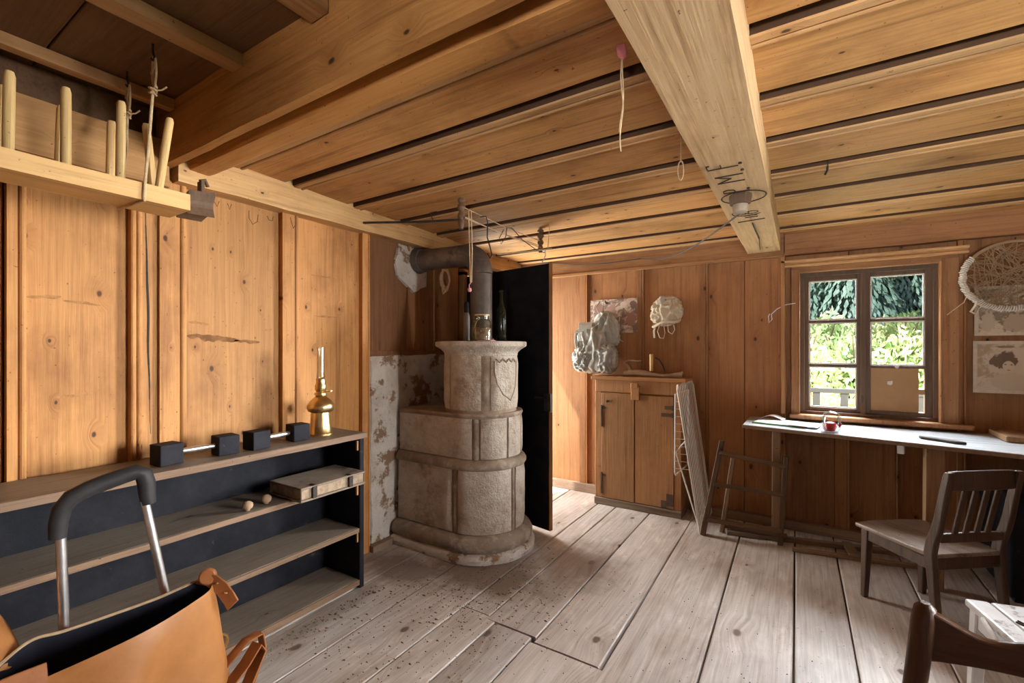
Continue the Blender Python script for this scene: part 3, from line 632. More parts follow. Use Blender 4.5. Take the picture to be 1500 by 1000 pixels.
# shield moulded on the front tile
def on_tower(a, z, r=.268): a = radians(a); return (TC[0]+r*cos(a), TC[1]+r*sin(a), z)
shp = [(-34, 1.315), (-34.5, 1.24), (-30, 1.16), (-20, 1.09), (-10, 1.062), (-5, 1.045), (0, 1.075), (8, 1.13), (12, 1.22), (12, 1.315)]
sh = MB().tube([on_tower(a, z, .264) for a, z in shp], .0055, 6); sh.tube([on_tower(a, 1.318+.012*sin(a*.55), .264) for a in range(-32, 11, 3)], .006, 6)
build(sh, 'shield_relief', 'grout', tl[2], smooth=True)
ca = build(cyl([(.254, 1.345), (.262, 1.352), (.262, 1.366), (.270, 1.378), (.290, 1.395), (.306, 1.405), (.320, 1.412), (.326, 1.420), (.326, 1.444), (.318, 1.448), (0, 1.448)]), 'cornice', 'tile', st, smooth=True)
# flue: pipe out of the stove, elbow, run into the wall
fp = thing('stove_pipe', 'thick grey iron stovepipe bending from stove top into the left wall', 'stovepipe', (TC[0], TC[1], 1.448))
R = .079
build(MB().tube([(TC[0], TC[1], 1.447), (TC[0], TC[1], 1.60), (TC[0], TC[1], 1.93)], R, 24), 'vertical_pipe', 'pipe', fp, smooth=True)
build(MB().tube([(TC[0]-.135+.135*cos(a), TC[1], 1.93+.15*sin(a)) for a in [k*pi/2/9 for k in range(10)]], R+.003, 24), 'elbow', 'pipe', fp, smooth=True)
build(MB().tube([(TC[0]-.12, TC[1], 2.08), (-2.515, TC[1]-.03, 2.082)], R, 24), 'horizontal_pipe', 'pipe', fp, smooth=True)
build(MB().tube([(-2.47, TC[1]-.027, 2.082), (-2.52, TC[1]-.03, 2.082)], [R+.012, R+.022], 24), 'wall_collar', 'pipe', fp, smooth=True)
build(MB().tube([(TC[0], TC[1], 1.448), (TC[0], TC[1], 1.47)], R+.012, 24), 'foot_collar', 'pipe', fp, smooth=True)

# ------------------------------------------------------------------ low black shelf unit along the left wall
su = thing('shelf_unit', 'long low black painted open shelf unit against the left plank wall', 'shelf', (-2.34, .8, 0))
YS0, YS1 = -.60, 1.80
def shelf_board(z, y0, y1, xf, nm, t=.026, seed=0, mat='shelf_top'):
    o = build(rough_box(MB(), -2.485, xf, y0, y1, z-t, z, 'y', .12, .0025, seed, 4.), nm, mat, su, .003)
    build(rough_box(MB(), xf-.001, xf+.007, y0, y1, z-t-.001, z-.001, 'y', .06, .0015, seed+5, 6., 2), 'edge', 'edge', o); return o
shelf_board(.905, YS0, YS1+.012, -2.165, 'top', .03, 1)
for z, sd in ((.630, 2), (.352, 3)): shelf_board(z, YS0, YS1-.03, -2.18, 'shelf', .024, sd)
shelf_board(.052, YS0, YS1-.03, -2.178, 'shelf', .03, 4)
bx('back_panel', 'black', su, -2.497, -2.485, YS0, YS1-.03, .03, .876)
sp_ = bx('side_panel', 'black', su, -2.497, -2.168, YS1-.032, YS1, 0, .876, .004); bx('side_panel', 'black', su, -2.497, -2.168, YS0, YS0+.03, 0, .876, .004)
bx('plinth', 'edge', su, -2.46, -2.20, YS0, YS1-.03, .0, .024)
for z in (.600, .325, .86): bx('cleat', 'edge_z', su, -2.19, -2.176, YS1-.045, YS1-.034, z-.055, z, .002)

# ------------------------------------------------------------------ dumbbells on the shelf top
def dumbbell(y0, y1, x0, x1, label):
    d = thing('dumbbell', label, 'dumbbell', (x0, (y0+y1)/2, .906), 0, 'black block dumbbells')
    for (x, y, q) in ((x0, y0, .1), (x1, y1, -.06)):
        mb = MB().box(-.043, .043, -.045, .045, 0, .088); mb.xf(Matrix.Translation((x, y, .907)) @ Matrix.Rotation(q, 4, 'Z')); build(mb, 'block', 'black', d, .004, seg=2)
    a, b = Vector((x0, y0+.04, .952)), Vector((x1, y1-.04, .952)); n = (b-a)
    build(MB().tube([a, a+n*.2, a+n*.5, a+n*.8, b], [.011, .012, .014, .012, .011], 12), 'grip', 'steel', d, smooth=True)
dumbbell(.855, 1.085, -2.285, -2.275, 'black block dumbbell with steel grip, the one farther from the brass lamp')
dumbbell(1.225, 1.455, -2.265, -2.285, 'black block dumbbell with steel grip, the one standing next to the brass lamp')
# ------------------------------------------------------------------ brass oil lamp
la = thing('oil_lamp', 'brass oil lamp with tall glass chimney on the black shelf unit', 'lamp', (-2.33, 1.625, .906))
c = (-2.33, 1.625, .906)
build(MB().lathe([(.0, 0), (.068, 0), (.068, .010), (.062, .016), (.056, .07), (.052, .128), (0, .128)], 28, c), 'base', 'brass', la, smooth=True)
build(MB().lathe([(.048, .126), (.066, .134), (.075, .15), (.073, .17), (.066, .182), (.055, .196), (.04, .21), (.026, .222), (.0, .224)], 28, c), 'reservoir', 'brass', la, smooth=True)
build(MB().lathe([(.022, .218), (.034, .226), (.034, .238), (.024, .244), (.031, .256), (.033, .28), (.025, .292), (.027, .318), (.02, .322), (0, .322)], 24, c), 'burner', 'brass', la, smooth=True)
build(MB().tube([(c[0]+.02, c[1]+.02, c[2]+.25), (c[0]+.05, c[1]+.03, c[2]+.25)], .004, 6).lathe([(0, -.003), (.012, -.003), (.012, .003), (0, .003)], 10, (c[0]+.05, c[1]+.03, c[2]+.25)), 'wick_knob', 'brass', la)
build(MB().lathe([(.021, .318), (.022, .335), (.0185, .36), (.0175, .50), (.0185, .50), (.0195, .36), (.023, .335), (.022, .318)], 20, c), 'chimney', 'jarglass', la, smooth=True)
# ------------------------------------------------------------------ old album on the shelf, two small knobs beside it
bk = thing('old_book', 'big worn old book with metal clasps lying across the upper shelf', 'book', (-2.225, 1.54, .631))
mb = MB().box(-2.352, -2.095, 1.352, 1.735, .642, .694)
build(mb, 'pages', 'pages', bk, .004)
build(MB().box(-2.36, -2.085, 1.344, 1.742, .694, .704), 'front_cover', 'bookcover', bk, .003); build(MB().box(-2.36, -2.085, 1.344, 1.742, .632, .642), 'back_cover', 'bookcover', bk, .003)
build(MB().box(-2.362, -2.352, 1.344, 1.742, .632, .704), 'spine', 'bookcover', bk, .003)
for y in (1.42, 1.64): build(MB().box(-2.10, -2.080, y-.012, y+.012, .640, .699).box(-2.12, -2.082, y-.008, y+.008, .704, .708), 'clasp', 'iron', bk, .001)
for i, (x, y, lb) in enumerate(((-2.215, 1.155, 'small turned pale bobbin lying on the shelf, farther from the book'), (-2.235, 1.255, 'small turned brownish bobbin lying on the shelf, right against the book'))):
    k = build(MB().lathe([(0, 0), (.010, 0), (.012, .006), (.020, .012), (.024, .022), (.022, .034), (.012, .043), (0, .045)], 16, (x, y, .631)), 'bobbin', 'drift', None, smooth=True); tag(k, lb, 'bobbin', 'small bobbins on the shelf')

# ------------------------------------------------------------------ hanging peg rack below the sooty bay
pr_ = thing('peg_rack', 'pine plank peg rack hanging from two ropes below the ceiling', 'rack', (-2.03, .4, 1.92))
build(rough_box(MB(), -2.125, -1.95, -.75, .805, 1.922, 1.982, 'y', .1, .003, 3, 3., 4), 'plank', 'rack', pr_, smooth=True)
def peg(x, y, z0, x1, y1, z1, r=.0135): build(MB().tube([(x, y, z0-.02), (x, y, z0), ((x+x1)/2, (y+y1)/2, (z0+z1)/2), (x1, y1, z1-.012), (x1, y1, z1)], [r, r, r*1.04, r, r*.75], 9), 'peg', 'peg', pr_, smooth=True)
for (x, y, y1, z1) in ((-1.985, .342, .345, 2.222), (-1.985, .468, .468, 2.233), (-1.985, .606, .609, 2.253), (-1.985, .718, .752, 2.256), (-2.095, .348, .351, 2.216), (-2.095, .478, .484, 2.213), (-2.095, .611, .615, 2.217), (-2.095, .742, .718, 2.25),
    (-1.985, .2, .2, 2.23), (-2.095, .2, .2, 2.22), (-1.985, .06, .06, 2.23), (-2.095, .06, .06, 2.22)): peg(x, y, 1.98, x, y1, z1)
# dark concave end bracket
pf = []
for sx_, sy_, ex, ey in ((-.045, -.04, .045, -.04), (.045, -.04, .055, .05), (.055, .05, -.05, .045), (-.05, .045, -.045, -.04)):
    for k in range(6):
        t = k/6; mx_, my_ = (sx_+ex)/2*.0, (sy_+ey)/2*.0; px_, py_ = sx_+(ex-sx_)*t, sy_+(ey-sy_)*t; w = .32*sin(pi*t); pf.append((px_*(1-w), py_*(1-w)))
build(MB().prism(pf, lambda a, b: (-2.035+a*1.1, .81, 1.957+b), lambda a, b: (-2.035+a*1.25, .905, 1.965+b*1.1)), 'end_block', 'oldwood', pr_, .002)
build(MB().bar((-2.05, .885, 1.99), (-2.05, .885, 2.075), .035, .014, (0, 1, 0)).tube([(-2.05, .88, 2.075), (-2.05, .90, 2.085), (-2.05, .91, 2.06)], .008, 6), 'end_hook', 'oldwood', pr_, .002)
build(MB().bar((-2.14, -.6, 1.99), (-2.14, .87, 1.99), .02, .03), 'rear_lath', 'oldwood', pr_, .002)
def rope_thing(label, hook, path, knot):
    o = thing('rope', label, 'rope', hook, 0, 'ropes carrying the peg rack')
    h = Vector(hook); x, y, z = hook
    build(MB().tube([(x, y, z+.008), (x, y, z-.03), (x+.012, y, z-.045), (x, y+.003, z-.058), (x-.012, y, z-.045)], .004, 6), 'hook', 'iron', o, smooth=True)
    lp = [(x+.016*sin(2*pi*k/12)*1.0, y+.004, z-.095+.055*cos(2*pi*k/12)) for k in range(12)]
    build(MB().tube(lp, .0042, 6, closed=True).tube([(x+.006, y+.006, z-.05), (x-.012, y, z-.1), (x+.01, y+.006, z-.15)], .0042, 6), 'loop', 'rope', o, smooth=True)
    kn = [(x+.011*cos(k*.9), y+.011*sin(k*.9), z-.148-.0022*k) for k in range(16)]
    build(MB().tube(kn, .0045, 5).tube([(x, y, z-.165), (x+.02, y+.02, z-.16), (x+.035, y+.03, z-.148)], .003, 5), 'knot', 'rope', o, smooth=True)
    build(MB().tube(path, .0048, 7), 'cord', 'rope', o, smooth=True); return o
rope_thing('pale rope with looped knot passing under the front edge of the peg rack', (-1.985, .70, 2.50), [(-1.985, .70, 2.34), (-1.955, .675, 2.10), (-1.943, .662, 1.984), (-1.942, .660, 1.918), (-2.03, .652, 1.915), (-2.13, .645, 1.915)], 0)
rope_thing('pale rope knotted on a dark hook and going down behind the peg rack', (-2.27, .715, 2.50), [(-2.27, .715, 2.34), (-2.20, .69, 2.15), (-2.135, .652, 1.985), (-2.135, .648, 1.915)], 0)

# ------------------------------------------------------------------ leather bag with telescopic handle, nearest the camera
bg_ = thing('trolley_bag', 'open tan leather bag with black lining and steel pull handle beside the shelf', 'bag', (-1.36, .40, 0))
# rim loop control points (x, y, z), counter-clockwise from the right end
def cat(pts, n=8):
    out = []; m = len(pts)
    for i in range(m):
        p0, p1, p2, p3 = [Vector(pts[(i+k-1) % m]) for k in range(4)]
        for k in range(n):
            t = k/n; out.append(.5*((2*p1)+(p2-p0)*t+(2*p0-5*p1+4*p2-p3)*t*t+(3*p1-p0-3*p2+p3)*t**3))
    return out
rim = cat([(-1.300, .585, .775), (-1.345, .590, .785), (-1.385, .50, .762), (-1.414, .41, .752), (-1.440, .335, .745), (-1.455, .285, .745), (-1.455, .235, .715), (-1.40, .185, .70), (-1.32, .195, .715),
           (-1.288, .27, .735), (-1.262, .36, .750), (-1.255, .44, .760), (-1.272, .53, .770)])
cx, cy = -1.355, .40
def level(z, grow, pinch=0.):
    L_ = []
    for p in rim:
        q = noise.noise(Vector((p.x*7, p.y*7, z*5)))*.016 - (.030*math.exp(-((p.y-.47)/.05)**2-((z-.60)/.07)**2) if p.x > cx else 0)
        L_.append(Vector((cx+(p.x-cx)*(1+grow)+q, cy+(p.y-cy)*(1+grow*.45)+q, z)))
    return L_
def rl(dz, grow): return [Vector((cx+(p.x-cx)*(1+grow), cy+(p.y-cy)*(1+grow*.4), p.z+dz)) for p in rim]
outer = [rl(0, 0), rl(-.012, .05), rl(-.06, .16), level(.62, .30), level(.54, .42), level(.42, .50), level(.28, .52), level(.16, .50), level(.10, .42)]
build(MB().loft(outer, cap=False).add(outer[-1], [tuple(range(len(rim)))]), 'body', 'leather', bg_, smooth='all', sub=1)
inner = [rl(-.002, -.01), rl(-.02, .01), rl(-.08, .06), level(.58, .16), level(.40, .30), level(.2, .3)]
build(MB().loft(inner, cap=False).add(inner[-1], [tuple(range(len(rim)))]), 'lining', 'lining', bg_, smooth='all', sub=1)
build(MB().tube([p+Vector((0, 0, .001)) for p in rim[6:62]], .0036, 6), 'piping', 'string', bg_, smooth=True)
# seam across the front, strap with snap at the right corner, rolled toggle
tg = build(MB().lathe([(0, -.012), (.018, -.012), (.020, -.008), (.020, .008), (.018, .012), (0, .012)], 20).xf(Matrix.Translation((-1.325, .588, .797)) @ Matrix.Rotation(1.0, 4, 'Z') @ Matrix.Rotation(pi/2-.3, 4, 'X')), 'toggle', 'leather2', bg_, .002, smooth=True)
def strip(name, pts, w, wv, mat, par, th=.005):
    mb = MB(); wv = Vector(wv).normalized()*w/2; P = [Vector(p) for p in pts]; loops = []
    for i, p in enumerate(P):
        d = (P[min(i+1, len(P)-1)]-P[max(i-1, 0)]).normalized(); n = d.cross(wv).normalized()*th/2; loops.append([p-wv-n, p+wv-n, p+wv+n, p-wv+n])
    return build(mb.loft(loops), name, mat, par, .0015, smooth=True)
sb = strip('strap_tab', [(-1.338, .576, .793), (-1.312, .592, .788), (-1.290, .606, .768), (-1.274, .616, .742), (-1.264, .622, .722)], .040, (.6, .38, .7), 'leather2', bg_)
for (x, y, z) in ((-1.300, .600, .780), (-1.280, .612, .755)): build(MB().lathe([(0, 0), (.006, 0), (.005, .004), (0, .005)], 10, (x, y, z)), 'stud', 'brass', sb)
# flap and collar leather on the left end, looped carrying straps on the right side
fl_ = []
for k in range(13):
    a = -.5+k*(pi+.2)/12; fl_.append((-.0+.16*cos(a), .16*sin(a)*.95))
flp = MB(); loops = []
for k in range(9):
    t = k/8; wd = .19*(1-.35*t*t); zc_ = .70+.13*sin(t*1.5); xx = -1.46-.14*t; yy = .215-.03*t
    loops.append([(xx, yy-wd*.9, zc_-.05*t), (xx+.02, yy-.4*wd, zc_+.012), (xx+.02, yy+.1*wd, zc_+.012), (xx, yy+.36*wd, zc_-.008), (xx-.004, yy+.36*wd, zc_-.014), (xx+.014, yy+.1*wd, zc_+.004), (xx+.014, yy-.4*wd, zc_+.004), (xx-.004, yy-wd*.9, zc_-.058*t-.006)])
build(MB().loft(loops), 'flap', 'leather', bg_, smooth=True, sub=1)
strip('corner_collar', [(-1.30, .10, .73), (-1.292, .17, .738), (-1.285, .225, .742), (-1.28, .275, .742)], .05, (.35, 0, -1), 'leather2', bg_, .008)
def loopstrap(c, r1, r2, tilt, w, n=22, a0=0., a1=2*pi):
    pts = []
    for k in range(n+1):
        a = a0+(a1-a0)*k/n; pts.append((c[0]+r1*cos(a)*cos(tilt), c[1]+r1*cos(a)*sin(tilt)+.0, c[2]+r2*sin(a)))
    return pts
strip('carry_strap', [(-1.255, .60, .52), (-1.25, .645, .56), (-1.245, .675, .60), (-1.25, .690, .575), (-1.255, .665, .52), (-1.25, .63, .46), (-1.24, .59, .42), (-1.21, .53, .40)], .036, (1, .15, 0), 'leather2', bg_)
strip('carry_strap', [(-1.29, .60, .55), (-1.285, .665, .60), (-1.285, .705, .60), (-1.285, .712, .56), (-1.29, .69, .49), (-1.29, .66, .43), (-1.30, .63, .36)], .03, (1, .1, 0), 'leather2', bg_)
build(MB().tube([(-1.305, .645, .618+.02*sin(k*.7)) if 0 else (-1.305+.004*k*0, .612+.016*cos(k*.6), .615+.022*sin(k*.6)) for k in range(11)], .004, 6, closed=True), 'ring', 'brass', bg_)
# telescopic pull handle
hd = MB(); hx = -1.455
tl1, tr1 = Vector((-1.475, .352, .50)), Vector((-1.43, .575, .50)); t_l, t_r = Vector((-1.47, .337, .985)), Vector((-1.44, .490, 1.005))
for a, b in ((tl1, t_l), (tr1, t_r)): build(MB().tube([a, a.lerp(b, .5), b], [.011, .0105, .0100], 12), 'tube', 'steel', bg_, smooth=True)
g = []; 
for (y, z, r) in ((.333, .955, .0165), (.334, .99, .018), (.340, 1.022, .019), (.356, 1.044, .020), (.385, 1.058, .020), (.415, 1.068, .020), (.445, 1.076, .020), (.472, 1.082, .020), (.488, 1.075, .0205), (.494, 1.050, .020), (.496, 1.015, .018), (.4985, .995, .0165)):
    g.append(((-1.472+(y-.333)*.19, y, z), r))
build(MB().tube([p for p, r in g], [r for p, r in g], 12), 'grip', 'rubber', bg_, smooth=True)
for y in (.30, .52): build(MB().lathe([(0, -.02), (.045, -.02), (.05, -.01), (.05, .01), (.045, .02), (0, .02)], 20).xf(Matrix.Translation((-1.44, y, .05)) @ Matrix.Rotation(pi/2, 4, 'X')), 'wheel', 'rubber', bg_, smooth=True)
bx('undercarriage', 'rubber', bg_, -1.47, -1.24, .24, .58, .05, .11, .01)

# ------------------------------------------------------------------ pine cabinet at the back wall
cbn = thing('cabinet', 'plain two-door pine cabinet standing on the floor against the back wall', 'cabinet', (-1.2, 4.0, 0))
F = 3.895; XA, XB = -1.57, -.825
build(MB().box(XA, XB, F+.02, 4.13, .06, 1.12).box(XA+.0, XB, F+.0, F+.02, 1.01, 1.12), 'body', 'cab', cbn, .004)
build(MB().box(XA-.03, XB+.045, F-.03, 4.135, 1.12, 1.15), 'top', 'cab_h', cbn, .004)
build(MB().box(XA-.005, XB+.005, F-.015, F+.012, 0, .062).box(XB-.015, XB+.005, F+.012, 4.12, 0, .062).box(XA-.005, XA+.015, F+.012, 4.12, 0, .062), 'plinth', 'plinth_wood', cbn, .004)
bx('stile', 'cab', cbn, XA, XA+.055, F, F+.022, .062, 1.01); bx('stile', 'cab', cbn, XB-.055, XB, F, F+.022, .062, 1.01)
dA = bx('door', 'cab', cbn, XA+.058, -1.212, F-.006, F+.014, .066, 1.005, .004); dB = bx('door', 'cab', cbn, -1.205, XB-.058, F-.004, F+.014, .066, .998, .004)
build(MB().tube([(-1.445, F-.006, .93), (-1.445, F-.03, .93)], [.008, .013], 10), 'knob', 'iron', dA, smooth=True)
for z in (.80, .20): build(MB().box(XA+.055, XA+.070, F-.014, F-.005, z-.10, z+.09).box(XA+.070, XA+.10, F-.010, F-.005, z+.06, z+.074), 'hinge', 'hinge', dA, .001)
for z, w_ in ((.905, .07), (.845, .10)): build(MB().box(XB-.075, XB-.058, F-.012, F-.003, z-.02, z+.02).box(XB-.058-w_, XB-.075, F-.009, F-.003, z-.014, z+.014), 'hinge', 'hinge', dB, .001)
build(MB().box(XB-.115, XB-.06, F-.012, F-.003, .09, .19).box(XB-.16, XB-.115, F-.010, F-.003, .07, .13), 'hinge', 'hinge', dB, .001)
build(MB().box(-1.235, -1.165, F-.024, F+.002, .955, 1.08).box(-1.23, -1.17, F-.05, F-.02, 1.06, 1.10), 'turn_button', 'cab', cbn, .004)
# things on the cabinet
ds = thing('wooden_plane', 'old worn brown wooden bench tool with curved horn on the cabinet top', 'tool', (-1.1, 3.98, 1.151))
mb = MB(); loops = []
for k in range(15):
    t = k/14; x = -1.33+.50*t; h = .030+.022*sin(t*7)*.5; w = .030+.012*sin(t*5+1); y = 3.985+.012*sin(t*6); z = 1.152
    loops.append([(x, y+w*cos(a), z+h*(1+sin(a))*.75) for a in [2*pi*q/9 for q in range(9)]])
build(MB().loft(loops), 'block', 'drift', ds, smooth=True)
build(MB().tube([(-1.27, 3.99, 1.18), (-1.295, 3.99, 1.24), (-1.325, 3.985, 1.275), (-1.29, 3.985, 1.292), (-1.22, 3.985, 1.287), (-1.18, 3.985, 1.292)], [.020, .016, .013, .010, .009, .006], 8), 'horn', 'drift', ds, smooth=True)
stk = build(MB().tube([(-1.078, 3.945, 1.205), (-1.080, 3.945, 1.35)], .0155, 10), 'stick', 'peg', ds, .003, smooth=True, label='upright pale wooden peg')
build(MB().tube([(-1.065, 4.0, 1.32), (-1.03, 4.0, 1.30), (-1.0, 4.0, 1.255), (-.985, 4.0, 1.205)], .006, 6), 'wire_bow', 'iron', ds, smooth=True)

# ------------------------------------------------------------------ crumpled canvas things on the wall
def crumple(mb, c, rx, ry, rz, seed, amp=.02, fx=9., fz=3.5, nu=56, nv=40, p=2.6, taper=0., lean=0.):
    o = len(mb.v); loops = []
    for j in range(1, nv):
        ph = -pi/2+pi*j/nv; L_ = []
        for i in range(nu):
            th = 2*pi*i/nu; ce_, se = cos(th), sin(th); cp, sp = cos(ph), sin(ph); f = lambda q: math.copysign(abs(q)**(2/p), q)
            x, y, z = f(cp)*f(ce_), f(cp)*f(se), f(sp)
            k = 1-taper*z; q = Vector((x*fx*rx/.17+seed, y*2.5, z*fz+seed*.7)); wq = noise.noise_vector(q*.35)*1.6
            d = (1-abs(noise.noise(q+wq))*2.2)*amp + noise.noise(q*2.7+wq)*amp*.16
            L_.append((c[0]+(x*rx*k)+x*d+lean*z, c[1]+y*ry+y*d*1.3, c[2]+z*rz+d*.3*z))
        loops.append(L_)
    return mb.loft(loops)
rs = thing('rucksack', 'crumpled grey canvas rucksack hanging on the wall above the cabinet', 'rucksack', (-1.62, 4.0, 1.17))
build(crumple(MB(), (-1.645, 4.035, 1.405), .130, .075, .230, 2.1, .046, 4.6, 1.5, 84, 56), 'body', 'canvas', rs, smooth='all')
build(crumple(MB(), (-1.53, 4.05, 1.57), .098, .055, .17, 5.3, .044, 4.6, 1.5, 70, 44, 2.3, .25), 'hood', 'canvas', rs, smooth='all')
build(crumple(MB(), (-1.50, 4.0, 1.31), .075, .055, .135, 7.7, .034, 6, 2.4, 60, 40), 'side_pocket', 'canvas', rs, smooth='all')
build(crumple(MB(), (-1.73, 3.985, 1.30), .070, .045, .115, 9.2, .032, 6, 2.4, 60, 40), 'side_pocket', 'canvas', rs, smooth='all')
strip('flap', [(-1.70, 3.99, 1.64), (-1.69, 3.945, 1.61), (-1.68, 3.935, 1.54), (-1.675, 3.94, 1.47)], .13, (1, .1, 0), 'canvas', rs, .012)
strip('strap', [(-1.72, 3.97, 1.61), (-1.80, 3.975, 1.56), (-1.80, 3.965, 1.46), (-1.775, 3.955, 1.36), (-1.79, 3.955, 1.28)], .028, (0, -1, .3), 'canvas', rs)
strip('strap', [(-1.575, 4.02, 1.70), (-1.605, 4.0, 1.78), (-1.585, 4.04, 1.835), (-1.545, 4.04, 1.80), (-1.55, 4.0, 1.70)], .022, (.3, -1, .2), 'canvas', rs)
strip('strap', [(-1.58, 3.95, 1.56), (-1.585, 3.925, 1.44), (-1.575, 3.93, 1.30), (-1.58, 3.94, 1.2)], .026, (1, 0, 0), 'canvas', rs)
strip('strap', [(-1.47, 3.985, 1.62), (-1.43, 3.98, 1.52), (-1.37, 3.99, 1.475), (-1.345, 4.0, 1.46)], .03, (.4, -1, 0), 'canvas', rs)
build(MB().tube([(-1.545, 4.15, 1.83), (-1.545, 4.09, 1.825), (-1.545, 4.085, 1.85)], .006, 6), 'hook', 'iron', rs)
hb = thing('canvas_hat', 'cream canvas field cap hanging from a nail on the back wall', 'hat', (-.975, 4.05, 1.5))
build(crumple(MB(), (-.975, 4.045, 1.725), .108, .07, .12, 3.4, .034, 5.5, 1.8, 80, 48, 2.3, .12, .01), 'crown', 'cream', hb, smooth='all')
build(MB().tube([(-.975+.112*cos(a), 4.045+.07*sin(a)-.015, 1.615+.022*cos(a)+.010*sin(3*a)) for a in [2*pi*k/24 for k in range(24)]], .011, 8, closed=True), 'brim', 'cream', hb, smooth=True)
strip('ear_flap', [(-1.02, 3.985, 1.60), (-1.035, 3.975, 1.545), (-1.015, 3.97, 1.49), (-.985, 3.975, 1.485), (-.975, 3.985, 1.53), (-.985, 3.99, 1.59)], .03, (.3, -1, 0), 'cream', hb)
strip('ear_flap', [(-.955, 3.99, 1.60), (-.945, 3.98, 1.54), (-.915, 3.98, 1.52), (-.895, 3.985, 1.555), (-.905, 3.99, 1.6)], .03, (.3, -1, 0), 'cream', hb)
strip('strap', [(-1.06, 4.0, 1.60), (-1.07, 3.99, 1.55), (-1.065, 3.99, 1.49)], .016, (1, 0, 0), 'cream', hb)
build(crumple(MB(), (-1.0, 4.0, 1.77), .032, .03, .08, 6.1, .008, 8, 2, 32, 24), 'fold', 'canvas', hb, smooth='all')

# ------------------------------------------------------------------ prints on the wall
def sheet(name, mat, x0, x1, z0, z1, y, label, cat, border=None, group=None):
    n = 8; vs = []; fs = []
    o = thing(name, label, cat, ((x0+x1)/2, y, (z0+z1)/2), 0, group); ROOT[o.name] = Vector(((x0+x1)/2, y, (z0+z1)/2))
    def grid(a0, a1, b0, b1, yy, m, nm):
        vs = []; fs = []
        for s_ in (0, 1):
            for j in range(n+1):
                for i in range(n+1):
                    x = a0+(a1-a0)*i/n; z = b0+(b1-b0)*j/n; vs.append((x, yy - .004*(noise.noise(Vector((x*6, z*6, 3)))+.3) + s_*.0012, z))
        for j in range(n):
            for i in range(n):
                k = j*(n+1)+i; fs.append((k, k+1, k+n+2, k+n+1)); k += (n+1)**2; fs.append((k, k+n+1, k+n+2, k+1))
        return build(MB().add(vs, fs), nm, m, o, smooth=True)
    if border:
        grid(x0, x1, z0, z1, y, 'cream_paper', 'paper'); b = border; grid(x0+b, x1-b, z0+b, z1-b, y-.0016, mat, 'print')
    else: grid(x0, x1, z0, z1, y, mat, 'print')
    return o
M['cream_paper'] = plain('cream_paper', (.54, .46, .36), .8)
sep_ = (.50, .41, .30); ink_ = (.14, .085, .045)
P1 = picture('print_flowers', (.56, .45, .36), (.13, .065, .045), [(.17, -.03, .05, .07, (.30, .16, .12), 1.2), (-.15, .08, .04, .05, (.25, .13, .10), 1.5), (.1, .1, .035, .03, (.62, .50, .40), 1.5), (.19, .10, .03, .04, (.2, .11, .08), 1.2), (-.02, .05, .05, .06, (.36, .22, .17), 1.5)], 16)
P2 = picture('print_leaves', sep_, ink_, [(-.06, .02, .07, .03, (.33, .24, .16), 1.6), (.02, -.08, .05, .06, (.36, .27, .19), 1.6), (-.10, -.07, .03, .07, (.42, .34, .24), 1.6), (.09, .06, .05, .05, (.24, .16, .10), 1.5)], 13)
P3 = picture('print_portrait', sep_, (.30, .21, .13), [(.02, .03, .125, .10, (.47, .38, .28), .8), (-.01, .045, .052, .058, (.115, .07, .04), 1.1), (-.055, .035, .03, .035, (.13, .08, .045), 1.2), (.002, .006, .027, .034, (.50, .40, .29), .25), (-.012, .018, .006, .004, (.16, .1, .06), .3), (.016, .016, .006, .004, (.16, .1, .06), .3), (.003, -.018, .010, .004, (.28, .17, .11), .3), (.01, -.095, .085, .06, (.44, .35, .25), .9), (-.01, .13, .05, .008, (.2, .13, .08), 1.3)], 12)
sheet('poster', P1, -1.715, -1.258, 1.545, 1.862, 4.133, 'faded flower print pinned behind the hanging rucksack', 'poster')
sheet('poster', P2, .962, 1.285, 1.482, 1.80, 4.128, 'sepia leaf print hanging behind the netted hoop', 'poster', .02)
sheet('poster', P3, .955, 1.275, 1.112, 1.447, 4.126, 'sepia portrait drawing of a curly dark haired head, below the netted hoop', 'poster', .02)

# ------------------------------------------------------------------ netted hoop hanging on the wall
hp = thing('netted_hoop', 'oval wooden hoop with tangled string net and white cord binding on wall', 'hoop', (1.115, 4.06, 1.86))
hc = Vector((1.12, 4.055, 1.855)); HA, HB = .235, .205
def ell(a, k=1., y=0.): return Vector((hc.x+HA*k*cos(a)-.02*sin(a)*k, hc.y+y+.035*sin(a)*k*-1+.02*cos(a), hc.z+HB*k*sin(a)+.02*cos(a)*k))
build(MB().tube([ell(2*pi*k/48) for k in range(48)], .009, 8, closed=True), 'rim', 'netcord', hp, smooth=True)
rn = random.Random(4); wr = []
for k in range(420):
    a = 2.45+ (k/419)*2.5; b = k*.75; p = ell(a); wr.append(p + Vector((cos(a)*.0145*cos(b), -.0145*sin(b), sin(a)*.0145*cos(b)))*(1.05+.75*noise.noise(Vector((k*.33, 0, 0)))))
build(MB().tube(wr, .0044, 5), 'cord_binding', 'white_cord', hp, smooth=True, label='bright white cord wound round the rim')
nt = MB()
for k in range(72):
    a = rn.uniform(0, 2*pi); b = a + rn.uniform(1.2, 3.6); p, q = ell(a, .97), ell(b, .97); m1 = p.lerp(q, .35)+Vector((rn.uniform(-.03, .03), rn.uniform(-.008, .008), rn.uniform(-.03, .03))); m2 = p.lerp(q, .7)+Vector((rn.uniform(-.03, .03), rn.uniform(-.008, .008), rn.uniform(-.03, .03)))
    nt.tube([p, p.lerp(m1, .5)+Vector((rn.uniform(-.01, .01), 0, rn.uniform(-.01, .01))), m1, m1.lerp(m2, .5)+Vector((rn.uniform(-.012, .012), 0, rn.uniform(-.012, .012))), m2, q], .0019, 4)
no = build(nt, 'netting', 'netcord', hp, smooth=True); no['kind'] = 'stuff'
